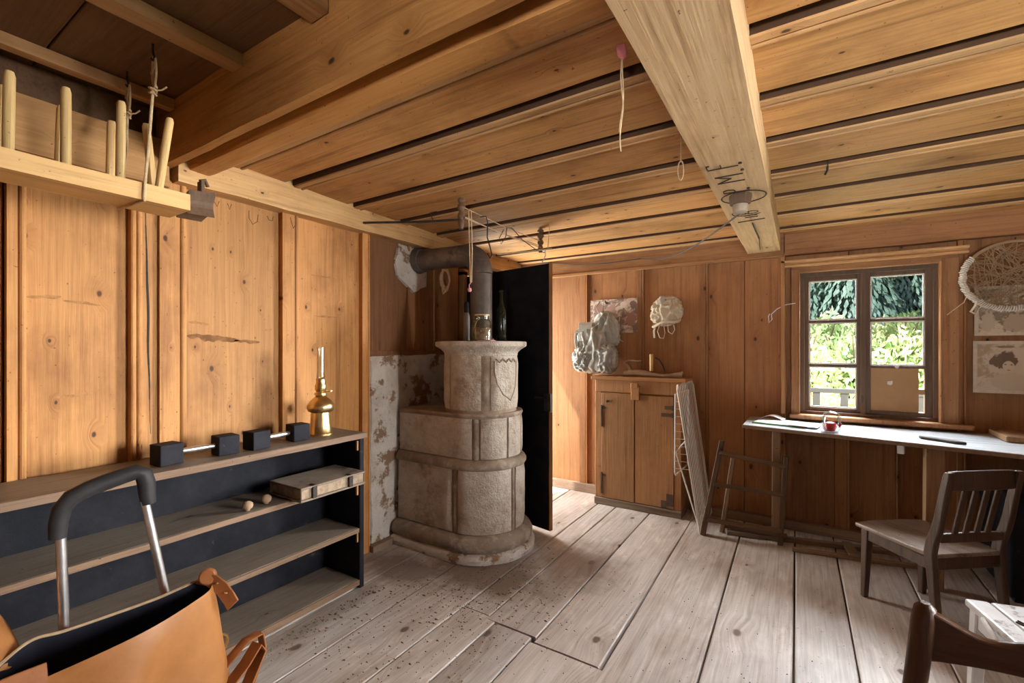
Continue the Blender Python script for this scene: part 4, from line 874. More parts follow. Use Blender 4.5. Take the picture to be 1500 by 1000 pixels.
strip('tape_end', [(.955, 4.05, 1.70), (.945, 4.04, 1.67), (.925, 4.04, 1.635), (.945, 4.05, 1.622), (.965, 4.05, 1.66)], .022, (.3, -1, 0), 'cream', hp)
for q_ in ([(.915, 4.05, 1.76), (.905, 4.06, 1.72), (.895, 4.06, 1.69)], [ell(3.6), (.90, 4.07, 1.70), (.82, 4.08, 1.62)], [ell(1.2, .9), (1.22, 4.0, 1.82), (1.15, 4.02, 1.70)]): build(MB().tube(q_, .0028, 5), 'loose_string', 'string', hp)
build(MB().tube([(1.12, 4.15, 2.07), (1.12, 4.03, 2.065), (1.12, 4.025, 2.085)], .004, 6), 'nail', 'iron', hp)
# little string tie at the window's other side
o = build(MB().tube([(-.03, 4.10, 1.745), (-.09, 4.08, 1.735), (-.15, 4.08, 1.705), (-.19, 4.09, 1.665), (-.185, 4.09, 1.625), (-.205, 4.09, 1.60), (-.21, 4.09, 1.65), (-.20, 4.09, 1.67)], .0035, 5), 'string', 'putty', None, smooth=True); tag(o, 'short white string tied to a nail beside the window casing', 'string')

# ------------------------------------------------------------------ counter under the window
ct = thing('counter', 'long grey worn work counter below the window on wooden posts', 'table', (.6, 3.8, 0))
poly = [(-.352, 3.672), (-.345, 4.135), (2.30, 4.135), (2.30, 3.16), (.98, 3.41)]
n_ = 10; top = [( -.352+(.98+.352)*k/n_, 3.672+(3.41-3.672)*k/n_+.004*noise.noise(Vector((k*.9, 1, 2)))) for k in range(n_+1)]
poly = top + [(2.30, 3.16), (2.30, 4.135), (-.345, 4.135)]
build(MB().prism(poly, lambda a, b: (a, b, .824), lambda a, b: (a, b, .85)), 'worktop', 'counter', ct, .004)
build(MB().bar((-.35, 3.67, .837), (.98, 3.407, .837), .010, .024), 'edge_lipping', 'edge', ct, .002)
build(MB().bar((-.148, 3.84, 0), (-.145, 3.85, .824), .055, .05, (0, 1, 0)), 'post', 'post', ct, .003)
build(MB().bar((.655, 3.56, 0), (.66, 3.56, .824), .085, .075, (0, 1, 0)), 'post', 'post', ct, .003)
build(MB().box(-.10, 2.2, 4.08, 4.13, .77, .822), 'rail', 'oldwood_x', ct, .003); build(MB().bar((.50, 3.58, .79), (.53, 3.57, .79), .03, .05), 'bracket', 'putty', ct, .002)
# things on the counter
def sheets(name, poly, z, th, mat, par): return build(MB().prism(poly, lambda a, b: (a, b, z), lambda a, b: (a, b, z+th)), name, mat, par, .001)
pp = thing('papers', 'spread of white papers and a green folder on the left counter end', 'papers', (-.15, 3.9, .851))
sheets('folder', [(-.30, 3.78), (.03, 3.70), (.07, 3.93), (-.27, 4.02)], .851, .006, 'green', pp)
sheets('sheet', [(-.29, 3.80), (-.05, 3.735), (.0, 3.97), (-.25, 4.04)], .858, .003, 'paper', pp)
sheets('sheet', [(-.10, 3.74), (.10, 3.695), (.13, 3.90), (-.07, 3.96)], .862, .002, 'paper', pp)
sheets('pink_strip', [(-.07, 3.715), (.03, 3.69), (.035, 3.71), (-.06, 3.735)], .865, .002, 'pink', pp)
lo_ = []
for k in range(9):
    t = k/8; lo_.append([(-.27+.16*t, 3.92+.03*t, .863+.030*sin(t*pi)), (-.25+.16*t, 4.02+.03*t, .863+.030*sin(t*pi)), (-.25+.16*t, 4.02+.03*t, .8615+.030*sin(t*pi)), (-.27+.16*t, 3.92+.03*t, .8615+.030*sin(t*pi))])
build(MB().loft(lo_), 'curled_sheet', 'paper', pp, smooth=True)
gj = thing('glass_mug', 'small clear glass holding red plastic pieces on the counter', 'glass', (.175, 3.66, .851))
c = (.175, 3.66, .851)
build(MB().lathe([(0, 0), (.040, 0), (.050, .02), (.056, .06), (.054, .09), (.044, .118), (.026, .133), (0, .138), (0, .134), (.024, .129), (.041, .115), (.051, .088), (.053, .06), (.047, .022), (.037, .005), (0, .005)], 24, c), 'vessel', 'jarglass', gj, smooth=True)
build(MB().lathe([(0, .006), (.028, .008), (.038, .035), (.030, .060), (0, .068)], 18, (c[0]-.008, c[1]-.008, c[2])), 'red_ball', 'red', gj, smooth=True)
build(MB().box(.205, .228, 3.625, 3.64, .898, .91).box(.211, .222, 3.625, 3.64, .888, .921), 'red_cross', 'red', gj, .002)
ps = build(MB().loft([[(.68, 3.62, .851+h), (.60+.02, 3.655, .851+h), (.615, 3.69, .851+h), (.66, 3.69, .851+h), (.77, 3.615, .851+h), (.80, 3.56, .851+h), (.755, 3.565, .851+h)] for h in (0, .016)]), 'slate_board', 'iron', None, .003); tag(ps, 'dark flat boat shaped board lying on the counter right of the window', 'board')
bd = build(rough_box(MB(), 1.02, 1.62, 3.80, 4.10, .851, .885, 'x', .1, .003, 9), 'plank', 'post', None, .004); tag(bd, 'thick brown plank lying at the right end of the counter', 'plank')
dk = thing('dark_chest', 'black wooden bench chest in the shade under the counter', 'chest', (1.5, 3.8, 0))
build(MB().box(.98, 2.2, 3.58, 4.10, .03, .58), 'body', 'black', dk, .006); build(MB().box(.96, 2.22, 3.55, 4.10, .58, .61), 'lid', 'black', dk, .006); build(MB().box(1.0, 2.18, 3.60, 4.10, 0, .03), 'base', 'black', dk)

# ------------------------------------------------------------------ trestle ladder, laths, airer
ld = thing('step_ladder', 'short weathered wooden trestle ladder leaning under the counter end', 'ladder', (-.38, 3.8, 0))
A0, A1 = Vector((-.618, 3.66, .0)), Vector((-0.499, 3.77, 0.701)); B0, B1 = Vector((-0.120, 3.775, .0)), Vector((-0.082, 3.77, 0.635))
build(MB().bar(A0, A1, .034, .055, (0, 1, 0)), 'rail', 'oldwood', ld, .003); build(MB().bar(B0, B1, .034, .055, (0, 1, 0)), 'rail', 'oldwood', ld, .003)
for (ta, tb) in ((.87, .88), (.535, .56), (.16, .155)): build(MB().bar(A0.lerp(A1, ta), B0.lerp(B1, tb), .060, .030, (0, .3, 1)), 'rung', 'oldwood_x', ld, .003)
build(MB().bar((-.505, 3.79, 0), (-.435, 3.87, .555), .030, .045, (0, 1, 0)), 'prop_leg', 'post', ld, .003)
build(MB().bar((-.50, 3.80, .05), (-.08, 3.825, .05), .02, .03), 'stay', 'oldwood_x', ld, .002)
for i, (a, b, w, h, lb) in enumerate((((-.47, 3.775, .016), (.62, 4.02, .016), .05, .03, 'long grey lath lying on the floor along the back wall, its end under the ladder'), ((-.05, 3.70, .012), (.66, 3.83, .012), .035, .024, 'thin lath on the floor nearer the room than the long one'), ((.28, 4.03, .012), (.30, 3.72, .045), .06, .02, 'short flat board end propped across the laths on the floor'))):
    o = build(MB().bar(a, b, w, h), 'lath', 'plinth_wood', None, .003); tag(o, lb, 'lath', 'laths on the floor')
ai = thing('wire_airer', 'folded white wire clothes airer leaning on the cabinet side', 'airer', (-.70, 3.88, 0))
BL, BR, TR, TL = Vector((-.637, 3.65, .006)), Vector((-.625, 4.10, .03)), Vector((-.775, 4.10, 1.12)), Vector((-.795, 3.61, 1.115))
build(MB().tube([BL, BL.lerp(TL, .97), TL+Vector((0, .03, 0)), TR-Vector((0, .03, 0)), TR.lerp(BR, .03), BR], .0075, 8, closed=True), 'outer_frame', 'whitewire', ai, smooth=True)
for k in range(1, 10):
    t = k/10; a = BL.lerp(BR, t); b = TL.lerp(TR, t); build(MB().tube([a, b], .0032, 5), 'wire', 'whitewire', ai, smooth=True)
C0, C1, C2, C3 = Vector((-.808, 3.62, 1.05)), Vector((-.815, 3.63, .42)), Vector((-.80, 4.05, .42)), Vector((-.80, 4.05, 1.05))
build(MB().tube([C0, C1.lerp(C0, .04), C1+Vector((0, .03, 0)), C2-Vector((0, .03, 0)), C2.lerp(C3, .04), C3], .006, 8, closed=True), 'wing_frame', 'whitewire', ai, smooth=True)
for k in range(1, 11):
    t = k/11; a = C1.lerp(C0, t); z = a.z; tt = z/1.115; b = BL.lerp(TL, tt); build(MB().tube([a, b], .0028, 5), 'rung', 'whitewire', ai, smooth=True)
D0 = BL.lerp(TL, .52)+Vector((-.06, .0, 0)); build(MB().tube([BL.lerp(TL, .05), Vector((-.805, 3.625, .60)), Vector((-.765, 3.64, .66)), BL.lerp(TL, .62)], .006, 8), 'leg_bow', 'whitewire', ai, smooth=True)

# ------------------------------------------------------------------ chairs and stool
def chair_a(loc, rz):
    o = thing('slat_back_chair', 'old brown wooden chair with curved posts and four back slats at the counter', 'chair', loc, rz, None, True)
    W2, D2 = .20, .205; zs = .41
    sp = []
    for (x, y) in ((-W2-.01, D2+.01), (-.10, D2+.028), (.10, D2+.028), (W2+.01, D2+.01), (W2, -.10), (W2-.012, -D2), (-W2+.012, -D2), (-W2, -.10)): sp.append((x, y))
    loops = []
    for dz, gr in ((-.022, .985), (-.016, 1.), (-.006, 1.), (0, .985)): loops.append([(x*gr, y*gr, zs+dz) for x, y in sp])
    build(MB().loft(loops), 'seat', 'chair_seat', o, .003, smooth=True)
    for s in (-1, 1):
        build(MB().bar((s*(W2-.025), D2-.035, zs-.022), (s*(W2-.02), D2-.02, .0), .042, .042, (0, 1, 0), .028, .028), 'leg', 'chair', o, .005, seg=2)
        # rear post: leg, sweep at the seat, upright
        pts = [(-D2-.022, 0.), (-D2-.002, .20), (-D2+.010, .34), (-D2+.018, .41), (-D2+.008, .47), (-D2-.012, .53), (-D2-.028, .60), (-D2-.045, .70), (-D2-.065, .80), (-D2-.07, .822)]
        wd = [.030, .034, .040, .046, .046, .042, .038, .036, .033, .026]; loops = []
        for (y, z), w in zip(pts, wd): x = s*(W2-.016); loops.append([(x-.016, y-w/2, z), (x+.016, y-w/2, z), (x+.016, y+w/2, z), (x-.016, y+w/2, z)])
        build(MB().loft(loops), 'post', 'chair', o, .005, smooth=True, seg=2)
        build(MB().bar((s*(W2-.02), D2-.045, zs-.052), (s*(W2-.016), -D2+.02, zs-.052), .02, .055), 'apron', 'chair', o, .002)
    build(MB().bar((-W2+.03, D2-.03, zs-.052), (W2-.03, D2-.03, zs-.052), .02, .055), 'apron', 'chair', o, .002); build(MB().bar((-W2+.03, -D2+.02, zs-.052), (W2-.03, -D2+.02, zs-.052), .02, .058), 'apron', 'chair', o, .002)
    def rail(z0, z1, y, bow): 
        loops = []
        for k in range(9):
            t = k/8*2-1; x = t*(W2-.03); yy = y-bow*(1-t*t); loops.append([(x, yy-.010, z0), (x, yy+.010, z0), (x, yy+.010, z1+.006*(1-t*t)), (x, yy-.010, z1+.006*(1-t*t))])
        return MB().loft(loops)
    build(rail(.735, .822, -D2-.055, .012), 'top_rail', 'chair', o, .004, smooth=True); build(rail(.470, .510, -D2-.005, .006), 'lower_rail', 'chair', o, .004, smooth=True)
    for x in (-.088, -.03, .03, .088): build(MB().bar((x, -D2-.010, .508), (x, -D2-.060, .74), .030, .010, (0, 1, 0)), 'slat', 'chair', o, .002)
    return o
f_ = Vector((-.616, .788)); ctr = Vector((.28+.53+.845+.595, 3.24+2.92+3.166+3.486))/4
chair_a((ctr.x, ctr.y, 0), math.atan2(-f_.x, f_.y))
def chair_b(loc, rz):
    o = thing('ladder_back_chair', 'dark brown wooden chair with wavy top rail, nearest the camera', 'chair', loc, rz, None, True)
    for s in (-1, 1):
        loops = []
        for (y, z, rx, ry) in ((-.20, 0, .016, .016), (-.19, .25, .019, .019), (-.19, .45, .021, .021), (-.205, .62, .020, .022), (-.228, .76, .021, .024), (-.238, .815, .0215, .024), (-.242, .838, .019, .021), (-.243, .848, .009, .011)):
            loops.append([(s*(.197+.12*max(0, min(.25, .846-z)))+rx*cos(a), y+ry*sin(a), z) for a in [2*pi*k/14 for k in range(14)]])
        build(MB().loft(loops), 'post', 'chair_dark', o, smooth=True)
        build(MB().tube([(s*.185, .17, .42), (s*.19, .18, .2), (s*.19, .185, 0)], [.020, .018, .014], 12), 'leg', 'chair_dark', o, smooth=True)
        build(MB().bar((s*.19, .17, .17), (s*.19, -.19, .17), .018, .022), 'stretcher', 'chair_dark', o, .003); build(MB().bar((s*.185, .17, .40), (s*.185, -.19, .40), .018, .05), 'apron', 'chair_dark', o, .003)
    def wav(zm, h, y):
        loops = []
        for k in range(25):
            t = k/24*2-1; x = t*.202; up = .018*cos(t*pi*1.0)*-1; top = zm+h/2-.010+.022*(abs(t)**2.2)-.02*math.exp(-((abs(t)-.55)/.25)**2)*0 + .012*cos(t*pi*2); bot = zm-h/2+.016*(1-t*t)
            yy = y-.022*(1-t*t); loops.append([(x, yy-.011, bot), (x, yy+.011, bot), (x, yy+.011, top-.004), (x, yy+.004, top), (x, yy-.006, top), (x, yy-.011, top-.004)])
        return MB().loft(loops)
    build(wav(.775, .088, -.232), 'top_rail', 'chair_dark_x', o, .002, smooth=True); build(wav(.60, .07, -.205), 'back_rail', 'chair_dark_x', o, .002, smooth=True)
    sp = [(-.20, -.20), (.20, -.20), (.215, .20), (.12, .215), (-.12, .215), (-.215, .20)]
    build(MB().loft([[(x*g_, y*g_, z) for x, y in sp] for z, g_ in ((.424, .98), (.43, 1), (.443, 1), (.45, .975))]), 'seat', 'chair_dark', o, .003, smooth=True)
    build(MB().bar((-.17, .165, .40), (.17, .165, .40), .05, .018, (0, 1, 0)), 'apron', 'chair_dark', o, .003); build(MB().bar((-.17, .175, .22), (.17, .175, .22), .018, .022), 'stretcher', 'chair_dark', o, .003)
    return o
chair_b((.410, 1.06, 0), radians(176))
sl = thing('stool', 'white painted wooden stool with worn board top at the right edge', 'stool', (.722, 2.19, 0), radians(12), None, True)
M['stool_white'] = rough_mat('worn_white_paint', (.60, .60, .60), (.50, .49, .48), 6, .32, c=(.24, .21, .18), cscale=9, clo=.60, chi=.66, bump=.2)
for (x0, x1) in ((-.175, -.105), (-.102, .05), (.053, .175)): build(MB().box(x0, x1, -.175, .175, .448, .475), 'top_board', 'stool_white', sl, .008, seg=3)
for sx_ in (-1, 1):
    for sy_ in (-1, 1): build(MB().bar((sx_*.145, sy_*.145, .448), (sx_*.16, sy_*.16, 0), .04, .04, (0, 1, 0), .03, .03), 'leg', 'stool_white', sl, .004)
for s in (-1, 1): build(MB().bar((s*.148, -.13, .415), (s*.148, .13, .415), .02, .055), 'apron', 'stool_white', sl, .002); build(MB().bar((-.13, s*.148, .415), (.13, s*.148, .415), .02, .055), 'apron', 'stool_white', sl, .002)
build(MB().tube([(-.176, .06, .46), (-.185, .0, .45), (-.185, -.05, .43), (-.176, -.09, .40)], .008, 7), 'rope_handle', 'putty', sl, smooth=True)
lk = MB().tube([(-.02, -.03, .477), (.03, -.05, .477), (.05, -.08, .477), (.01, -.07, .477), (-.02, -.03, .477)], .003, 4).tube([(-.06, .02, .477), (.02, -.12, .477)], .0025, 4).tube([(-.09, .05, .477), (-.075, .02, .477), (-.085, .01, .477), (-.1, .04, .477)], .003, 4)
build(lk, 'scratch_marks', 'ink', sl)

# ------------------------------------------------------------------ stove-top bottles, cords and rods below the ceiling
jr = thing('glass_jar', 'clear glass jar half full of brown matter on the stove top', 'jar', (-1.80, 2.47, 1.449)); c = (-1.80, 2.47, 1.449)
build(MB().lathe([(0, 0), (.062, 0), (.068, .008), (.068, .11), (.060, .135), (.046, .148), (.046, .17), (.043, .17), (.043, .148), (.056, .133), (.064, .11), (.064, .01), (0, .005)], 28, c), 'vessel', 'jarglass', jr, smooth=True)
build(MB().lathe([(0, .006), (.060, .008), (.062, .085), (.04, .092), (0, .088)], 24, c), 'contents', 'soil', jr, smooth=True); build(MB().lathe([(0, .168), (.050, .168), (.050, .178), (0, .18)], 24, c), 'lid', 'rope', jr, .002, smooth=True)
bt = build(MB().lathe([(0, 0), (.036, 0), (.039, .006), (.039, .20), (.034, .235), (.018, .265), (.015, .29), (.0145, .36), (.018, .362), (.018, .376), (.013, .378), (0, .378)], 24, (-1.855, 2.79, 1.449)), 'bottle', 'bottle', None, smooth=True); tag(bt, 'dark green wine bottle on the stove top in front of the black door', 'bottle')
sb2 = thing('slim_bottle', 'slim grey bottle with a black neck between the jar and pipe on stove', 'bottle', (-1.935, 2.475, 1.449)); c = (-1.935, 2.475, 1.449)
build(MB().lathe([(0, 0), (.021, 0), (.023, .006), (.023, .17), (.015, .2), (0, .2)], 16, c), 'body', 'pipe', sb2, smooth=True); build(MB().lathe([(.016, .195), (.018, .2), (.018, .26), (.010, .27), (0, .27)], 16, c), 'neck', 'black', sb2, smooth=True)
sa = build(MB().prism([(-1.79, 2.40), (-1.70, 2.43), (-1.69, 2.47), (-1.73, 2.49)], lambda a, b: (a, b, 1.449), lambda a, b: (a, b, 1.454)), 'lid_disc', 'pink', None, .001); tag(sa, 'small reddish flat lid lying beside the jar on stove top', 'lid')

dr = thing('drying_line', 'two turned wooden ceiling spindles with cords stretched between above the stove', 'drying rack', (-1.70, 2.6, 2.3))
def spindle(x, y, zt, ln):
    pf = [(0, 0), (.016, 0), (.024, .01), (.024, .02), (.012, .03), (.022, .042), (.026, .055), (.018, .07), (.012, .08), (.022, .095), (.024, .11), (.013, .125), (.020, .14), (.018, .155), (.012, .165), (.014, .18), (0, .182)]
    return build(MB().lathe([(r, -z*ln/.182) for r, z in pf], 14, (x, y, zt)), 'spindle', 'oldwood', dr, smooth=True)
SA, SB = (-1.725, 2.155), (-1.645, 3.00)
spindle(*SA, 2.305, .19); spindle(*SB, 2.292, .175)
ax = (-1.725, 2.155)
for (za, zb, off) in ((2.245, 2.20, .02), (2.20, 2.17, -.015), (2.185, 2.15, .03)): build(MB().tube([(SA[0]+off, SA[1], za), (SA[0]*.5+SB[0]*.5+off*.7, 2.58, (za+zb)/2-.012), (SB[0]+off*.4, SB[1], zb)], .0028, 5), 'cord', 'string', dr, smooth=True)
build(MB().tube([(SA[0], SA[1], 2.175), (-1.95, 2.03, 2.165), (-2.25, 1.86, 2.165)], .007, 6).tube([(-1.87, 2.07, 2.165), (-1.89, 2.06, 2.22), (-1.85, 2.08, 2.225)], .003, 5), 'wire_rod', 'iron', dr, smooth=True)
pc = thing('pull_cord', 'doubled pull cord with small pink knob hanging before the stovepipe', 'cord', (-1.70, 2.20, 2.23))
build(MB().tube([(-1.700, 2.195, 2.232), (-1.694, 2.197, 2.0), (-1.690, 2.20, 1.80)], .0032, 5).tube([(-1.688, 2.205, 2.232), (-1.681, 2.205, 2.0), (-1.686, 2.205, 1.80)], .0032, 5).tube([(-1.70, 2.19, 2.228), (-1.694, 2.20, 2.24), (-1.686, 2.21, 2.228)], .004, 5), 'cord', 'rope', pc, smooth=True)
build(MB().tube([(-1.688, 2.202, 1.80), (-1.70, 2.20, 1.785), (-1.698, 2.20, 1.765)], .003, 5).lathe([(0, 0), (.010, .002), (.013, .012), (.010, .024), (0, .026)], 12, (-1.697, 2.20, 1.742)), 'knob', 'pink', pc, smooth=True)
o = build(MB().tube([(-1.69, 2.30, 2.222), (-1.66, 2.32, 2.225), (-1.655, 2.33, 2.19), (-1.665, 2.34, 2.10), (-1.645, 2.34, 2.04), (-1.63, 2.34, 1.985), (-1.645, 2.34, 1.965), (-1.655, 2.34, 1.985)], .0042, 6), 'wire_hook', 'iron', None, smooth=True); tag(o, 'long bent wire hook hanging from the cords before the pipe elbow', 'hook')
o = build(MB().tube([(-1.66, 2.52, 2.185), (-1.68, 2.50, 2.13), (-1.675, 2.51, 2.09), (-1.65, 2.53, 2.14), (-1.64, 2.53, 2.20), (-1.62, 2.56, 2.20), (-1.60, 2.66, 2.14), (-1.58, 2.80, 2.10), (-1.56, 2.9, 2.09)], .003, 5), 'bent_wire', 'iron', None, smooth=True); tag(o, 'thin looped dark wire trailing from the cords towards the black door', 'wire')
wr_ = thing('white_rod', 'thin pale rod with hooked ends hanging above the black door', 'rod', (-1.60, 2.75, 2.08))
build(MB().tube([(-1.78, 2.62, 2.052), (-1.62, 2.78, 2.085), (-1.50, 2.9, 2.112)], .005, 6), 'rod', 'rope', wr_, smooth=True); build(MB().tube([(-1.535, 2.865, 2.105), (-1.53, 2.865, 2.06), (-1.545, 2.86, 2.03), (-1.555, 2.855, 2.01)], .004, 5), 'hook', 'putty', wr_, smooth=True); build(MB().tube([(-1.52, 2.88, 2.108), (-1.515, 2.9, 2.30)], .0025, 5), 'hanger', 'string', wr_)
rc = MB()
for k in range(7):
    a = k*.35; rc.tube([(-2.497-.004*(k % 3)+.012, 2.90+(.045+.006*(k % 3))*cos(t)+.006*sin(k), 1.985-.004*k+(.075+.008*(k % 4))*sin(t)) for t in [2*pi*q/20 for q in range(20)]], .0045, 5, closed=True)
rc.tube([(-2.48, 2.87, 1.92), (-2.48, 2.85, 1.88), (-2.48, 2.86, 1.85), (-2.48, 2.89, 1.87)], .008, 6).tube([(-2.53, 2.90, 2.055), (-2.45, 2.90, 2.06)], .005, 5)
o = build(rc, 'rope_coil', 'string', None, smooth=True); tag(o, 'coil of thin rope hanging on the wall below the stovepipe', 'rope')
# strings on the ceiling
cs = thing('hanging_string', 'long pale string dangling from a red clip beside the pale beam', 'string', (-.46, 1.33, 2.31))
build(MB().prism([(0, 0), (.03, -.005), (.034, -.04), (.02, -.052), (.004, -.035)], lambda a, b: (-.47+a, 1.325, 2.315+b), lambda a, b: (-.47+a, 1.338, 2.315+b)), 'clip', 'pink', cs, .003)
pt = [(-.452, 1.33, 2.265)]
for k in range(1, 15): t = k/14; pt.append((-.452-.004*sin(t*9), 1.33+.004*sin(t*6), 2.265-.275*t))
build(MB().tube(pt, .0022, 5).tube([(p[0]+.005*sin(i*.5), p[1]+.003, p[2]) for i, p in enumerate(pt[:-3])], .0022, 5), 'string', 'rope', cs, smooth=True)
ls = MB().tube([(-.432, 2.04, 2.33), (-.434, 2.045, 2.20)], .0022, 5).tube([(-.434+.012*sin(2*pi*k/14), 2.045, 2.165+.042*cos(2*pi*k/14)) for k in range(14)], .0025, 5, closed=True)
o = build(ls, 'string_loop', 'string', None, smooth=True); tag(o, 'short string loop hanging from the ceiling left of the pale beam', 'string')
o = build(MB().tube([(.115, 2.70, 2.312), (.113, 2.72, 2.275), (.105, 2.74, 2.262)], .005, 6), 'nail', 'iron', None, smooth=True); tag(o, 'bent dark nail in the ceiling boards right of the pale beam', 'nail')
sk = thing('ceiling_socket', 'grey porcelain lamp socket on the pale beam with cable to the wall', 'socket', (-.245, 2.44, 2.146))
c = (-.245, 2.46, 2.146)
build(MB().lathe([(0, 0), (.050, 0), (.052, -.012), (.046, -.05), (0, -.05)], 6, c), 'base', 'oldwood', sk, .002); build(MB().lathe([(.034, -.048), (.036, -.055), (.033, -.085), (.02, -.092), (0, -.092)], 16, c), 'cap', 'greycup', sk, smooth=True)
cab_ = []
for k in range(25):
    t = k/24; p = Vector((-.25, 2.47, 2.056)).lerp(Vector((-1.19, 4.02, 2.195)), t); p.z -= .085*sin(pi*t); cab_.append(p)
cab_ += [Vector((-1.5, 4.02, 2.185)), Vector((-1.8, 4.03, 2.20)), Vector((-2.1, 4.04, 2.25)), Vector((-2.3, 4.04, 2.27))]
build(MB().tube(cab_, .0042, 6), 'cable', 'black_cord', sk, smooth=True)

# ------------------------------------------------------------------ litter on the floor (soot, chips, dust flakes)
db = MB(); rd = random.Random(11)
def flake(x, y, s):
    a = rd.uniform(0, 2*pi); n = rd.choice((3, 4)); pts = [(x+s*rd.uniform(.5, 1)*cos(a+2*pi*k/n)*(2.2 if s > .006 and k % 2 else 1), y+s*rd.uniform(.5, 1)*sin(a+2*pi*k/n)) for k in range(n)]
    h = rd.uniform(.002, .006); db.add([(px, py, .0015) for px, py in pts]+[(x, y, .0015+h)], [(k, (k+1) % n, n) for k in range(n)])
for _ in range(620):
    t = rd.random(); a = rd.gauss(0, 1)
    flake(-1.55+a*.28, 2.15+rd.gauss(0, .28), rd.uniform(.002, .008))
for _ in range(260): flake(rd.uniform(-2.1, -1.2), rd.uniform(1.2, 2.1), rd.uniform(.002, .008))
for _ in range(200): flake(-2.12+abs(rd.gauss(0, .06)), rd.uniform(1.1, 1.85), rd.uniform(.003, .009))
for _ in range(300): flake(rd.uniform(-1.6, .8), rd.uniform(1.3, 3.8), rd.uniform(.0015, .005))
o = build(db, 'floor_debris', 'debris', None); o['kind'] = 'stuff'; o['label'] = 'dust flakes and wood chips scattered over the floor boards'; o['category'] = 'debris'

# ------------------------------------------------------------------ outside: terrace rail and table, meadow slope, bushes, firs
gs = structure('ground_outside'); 
gv = []; gf = []; NX, NY = 40, 44
def gz(x, y):
    return -.05 + (.0 if y < 8 else .055*(y-8)) + (0 if y < 19 else .28*(y-19)) + (.25*noise.noise(Vector((x*.3, y*.3, 0))) if y > 7 else 0)
for j in range(NY+1):
    for i in range(NX+1): x = -22+50*i/NX; y = 4.31+60*(j/NY)**1.5; gv.append((x, y, gz(x, y)))
for j in range(NY):
    for i in range(NX): k = j*(NX+1)+i; gf.append((k, k+1, k+NX+2, k+NX+1))
build(MB().add(gv, gf), 'meadow', 'grass', gs, smooth=True)
build(MB().add([(-9, -5, -.1), (9, -5, -.1), (9, 4.4, -.1), (-9, 4.4, -.1)], [(0,1,2,3)]), 'yard', 'grass', gs)
rl_ = thing('terrace_railing', 'dark weathered terrace railing outside the window', 'railing', (.4, 6.3, -.05))
build(MB().box(-1.5, 2.6, 6.27, 6.33, .895, .945), 'top_rail', 'rail', rl_, .004)
for x in (-1.2, -.75, -.3, .16, .42, .62, 1.05, 1.5, 1.95, 2.4): build(MB().box(x-.035, x+.035, 6.28, 6.32, -.1, .9), 'baluster', 'rail', rl_, .003)
tb = thing('terrace_table', 'pale weathered plank table on the terrace outside the window', 'table', (.35, 5.6, -.05))
build(MB().prism([(-.25, 5.25), (1.2, 5.30), (1.2, 5.95), (-.20, 5.90)], lambda a, b: (a, b, .70), lambda a, b: (a, b, .735)), 'table_top', 'slab', tb, .004)
for x in (-.1, 1.05):
    for y in (5.4, 5.8): build(MB().box(x-.03, x+.03, y-.03, y+.03, -.06, .70), 'leg', 'rail', tb)
def leaf_cloud(n, rx, ry, rz, size, seed, core=.55):
    r_ = random.Random(seed); mb = MB()
    for _ in range(n):
        while True:
            p = Vector((r_.uniform(-1, 1), r_.uniform(-1, 1), r_.uniform(-1, 1)))
            if core < p.length < 1: break
        q = noise.noise(p*2.2+Vector((seed, 0, 0)))*.25+1
        c_ = Vector((p.x*rx*q, p.y*ry*q, (p.z*.5+.5)*rz*q*2)); a = Vector((r_.gauss(0, 1), r_.gauss(0, 1), r_.gauss(0, 1))).normalized(); b = a.orthogonal().normalized(); s = size*r_.uniform(.6, 1.4)
        mb.add([c_-a*s, c_+b*s*.45, c_+a*s, c_-b*s*.45], [(0,1,2,3)])
    return mb
protos = []
for sd, m in ((1, 'bush'), (2, 'bush2'), (3, 'bush3')):
    mb = leaf_cloud(3200, .95, .85, .46, .048, sd, .3); st_ = MB()
    for k in range(5): a = k*1.3; st_.tube([(0, 0, 0), (.25*cos(a), .25*sin(a), .5), (.5*cos(a), .5*sin(a), .95)], [.03, .02, .01], 5)
    protos.append((mb, st_, m))
def plant(name, mb, mat, stem, label, cat, group, loc, sc, rz):
    o = bpy.data.objects.new(name, None); COL.objects.link(o); o.location = loc; o.scale = sc; o.rotation_euler = (0, 0, rz); o['label'] = label; o['category'] = cat; o['group'] = group; ROOT[o.name] = Vector((0,0,0))
    return o
mesh_cache = {}
def part_mesh(key, mb, mat, nm, parent):
    if key not in mesh_cache:
        o = build(mb, nm, mat, parent); mesh_cache[key] = o
    else:
        o = mesh_cache[key].copy(); COL.objects.link(o); o.parent = parent
    return o
rb = random.Random(5)
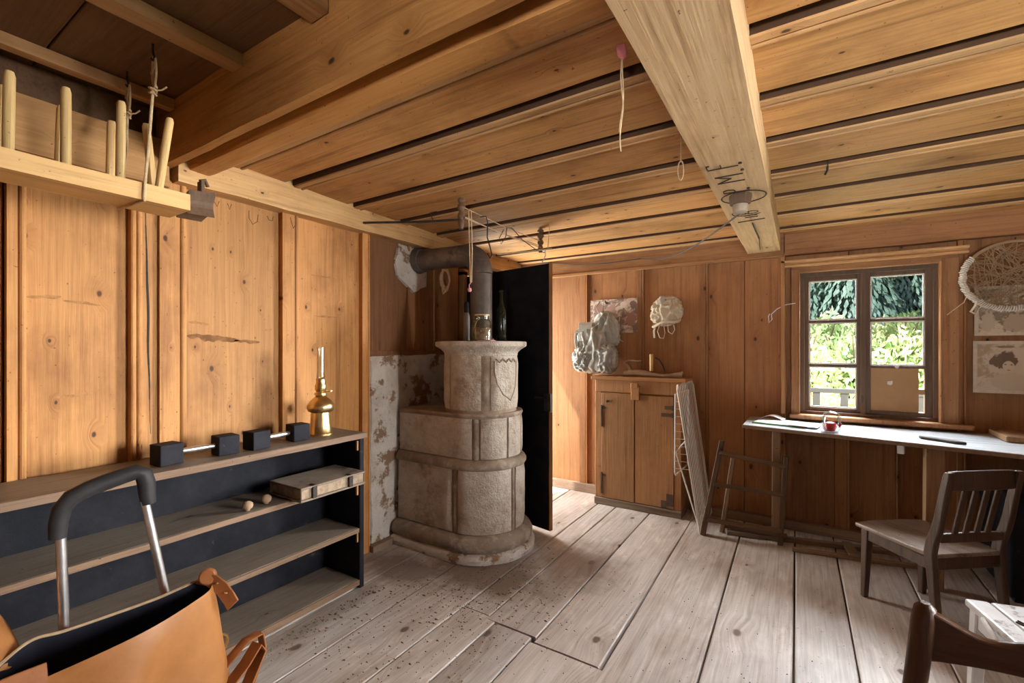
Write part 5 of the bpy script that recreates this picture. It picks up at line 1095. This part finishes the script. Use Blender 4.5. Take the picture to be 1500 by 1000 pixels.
for i, (x, y, s) in enumerate(((-.9, 8.6, 1.0), (.35, 8.9, .85), (1.25, 8.4, .9), (2.6, 9.0, 1.0), (-.2, 10.6, 1.1), (.95, 10.9, 1.05), (2.1, 10.7, 1.15), (3.6, 11.2, 1.1), (.2, 13.2, 1.25), (1.7, 13.6, 1.2), (3.3, 13.4, 1.3), (-2.2, 10.0, 1.1), (4.9, 12.8, 1.2), (1.0, 16.2, 1.3), (2.9, 16.6, 1.3), (4.8, 16.8, 1.35))):
    mb, st_, m = protos[i % 3]
    o = plant('bush', mb, m, st_, ['yellowish green bush low on the meadow beyond the terrace railing', 'pale whitish green bush on the meadow beyond the terrace railing', 'broad fresh green bush on the meadow beyond the terrace railing'][i % 3], 'bush', 'bushes outside the window', (x, y, gz(x, y)-.12), (s, s, s*(.95 if y < 10 else 1.65)), rb.uniform(0, 6))
    part_mesh(('f', i % 3), mb, m, 'foliage', o); part_mesh(('s', i % 3), st_, 'bark', 'stem', o)
def fir(seed):
    r_ = random.Random(seed); mb = MB(); H = 6.
    for k in range(6000):
        t = (k+.5)/6000; z = .5+t*(H-.5); R_ = 1.65*(1-t)**.85+.08; a = r_.uniform(0, 2*pi); rr = R_*r_.uniform(.35, 1.); d = Vector((cos(a), sin(a), 0)); n_ = Vector((-sin(a), cos(a), 0))
        p0 = d*(rr*.84)+Vector((0, 0, z+.05)); p1 = d*rr+Vector((0, 0, z-.20*rr)); w = .022+.025*rr
        mb.add([p0, p0.lerp(p1, .6)+n_*w, p1, p0.lerp(p1, .6)-n_*w], [(0,1,2,3)])
        mb.add([p0+Vector((0,0,-.02)), p0.lerp(p1, .5)+Vector((0, 0, -.12)), p1], [(0,1,2)])
    return mb
firs = [(fir(1), 'fir'), (fir(2), 'fir2')]
tk = MB().tube([(0, 0, -.3), (0, 0, 3.), (0, 0, 5.6)], [.14, .09, .02], 7)
k = 0
for row, (y0, n) in enumerate(((20.5, 7), (24.5, 7), (29, 7), (34, 7))):
    for i in range(n):
        x = -1.5 + (y0*.32+1)*i/(n-1) + rb.uniform(-.5, .5); y = y0+rb.uniform(-1, 1); s = rb.uniform(.85, 1.2); v = rb.choice((0, 0, 1))
        mb, m = firs[v]
        o = plant('fir_tree', mb, m, tk, ['dark blue green fir tree on the slope far outside the window', 'lighter green fir tree on the slope far outside the window'][v], 'tree', 'firs on the slope outside', (x, y, gz(x, y)-.1), (s, s, s), rb.uniform(0, 6))
        part_mesh(('t', v), mb, m, 'foliage', o); part_mesh('trunk', tk, 'bark', 'trunk', o)
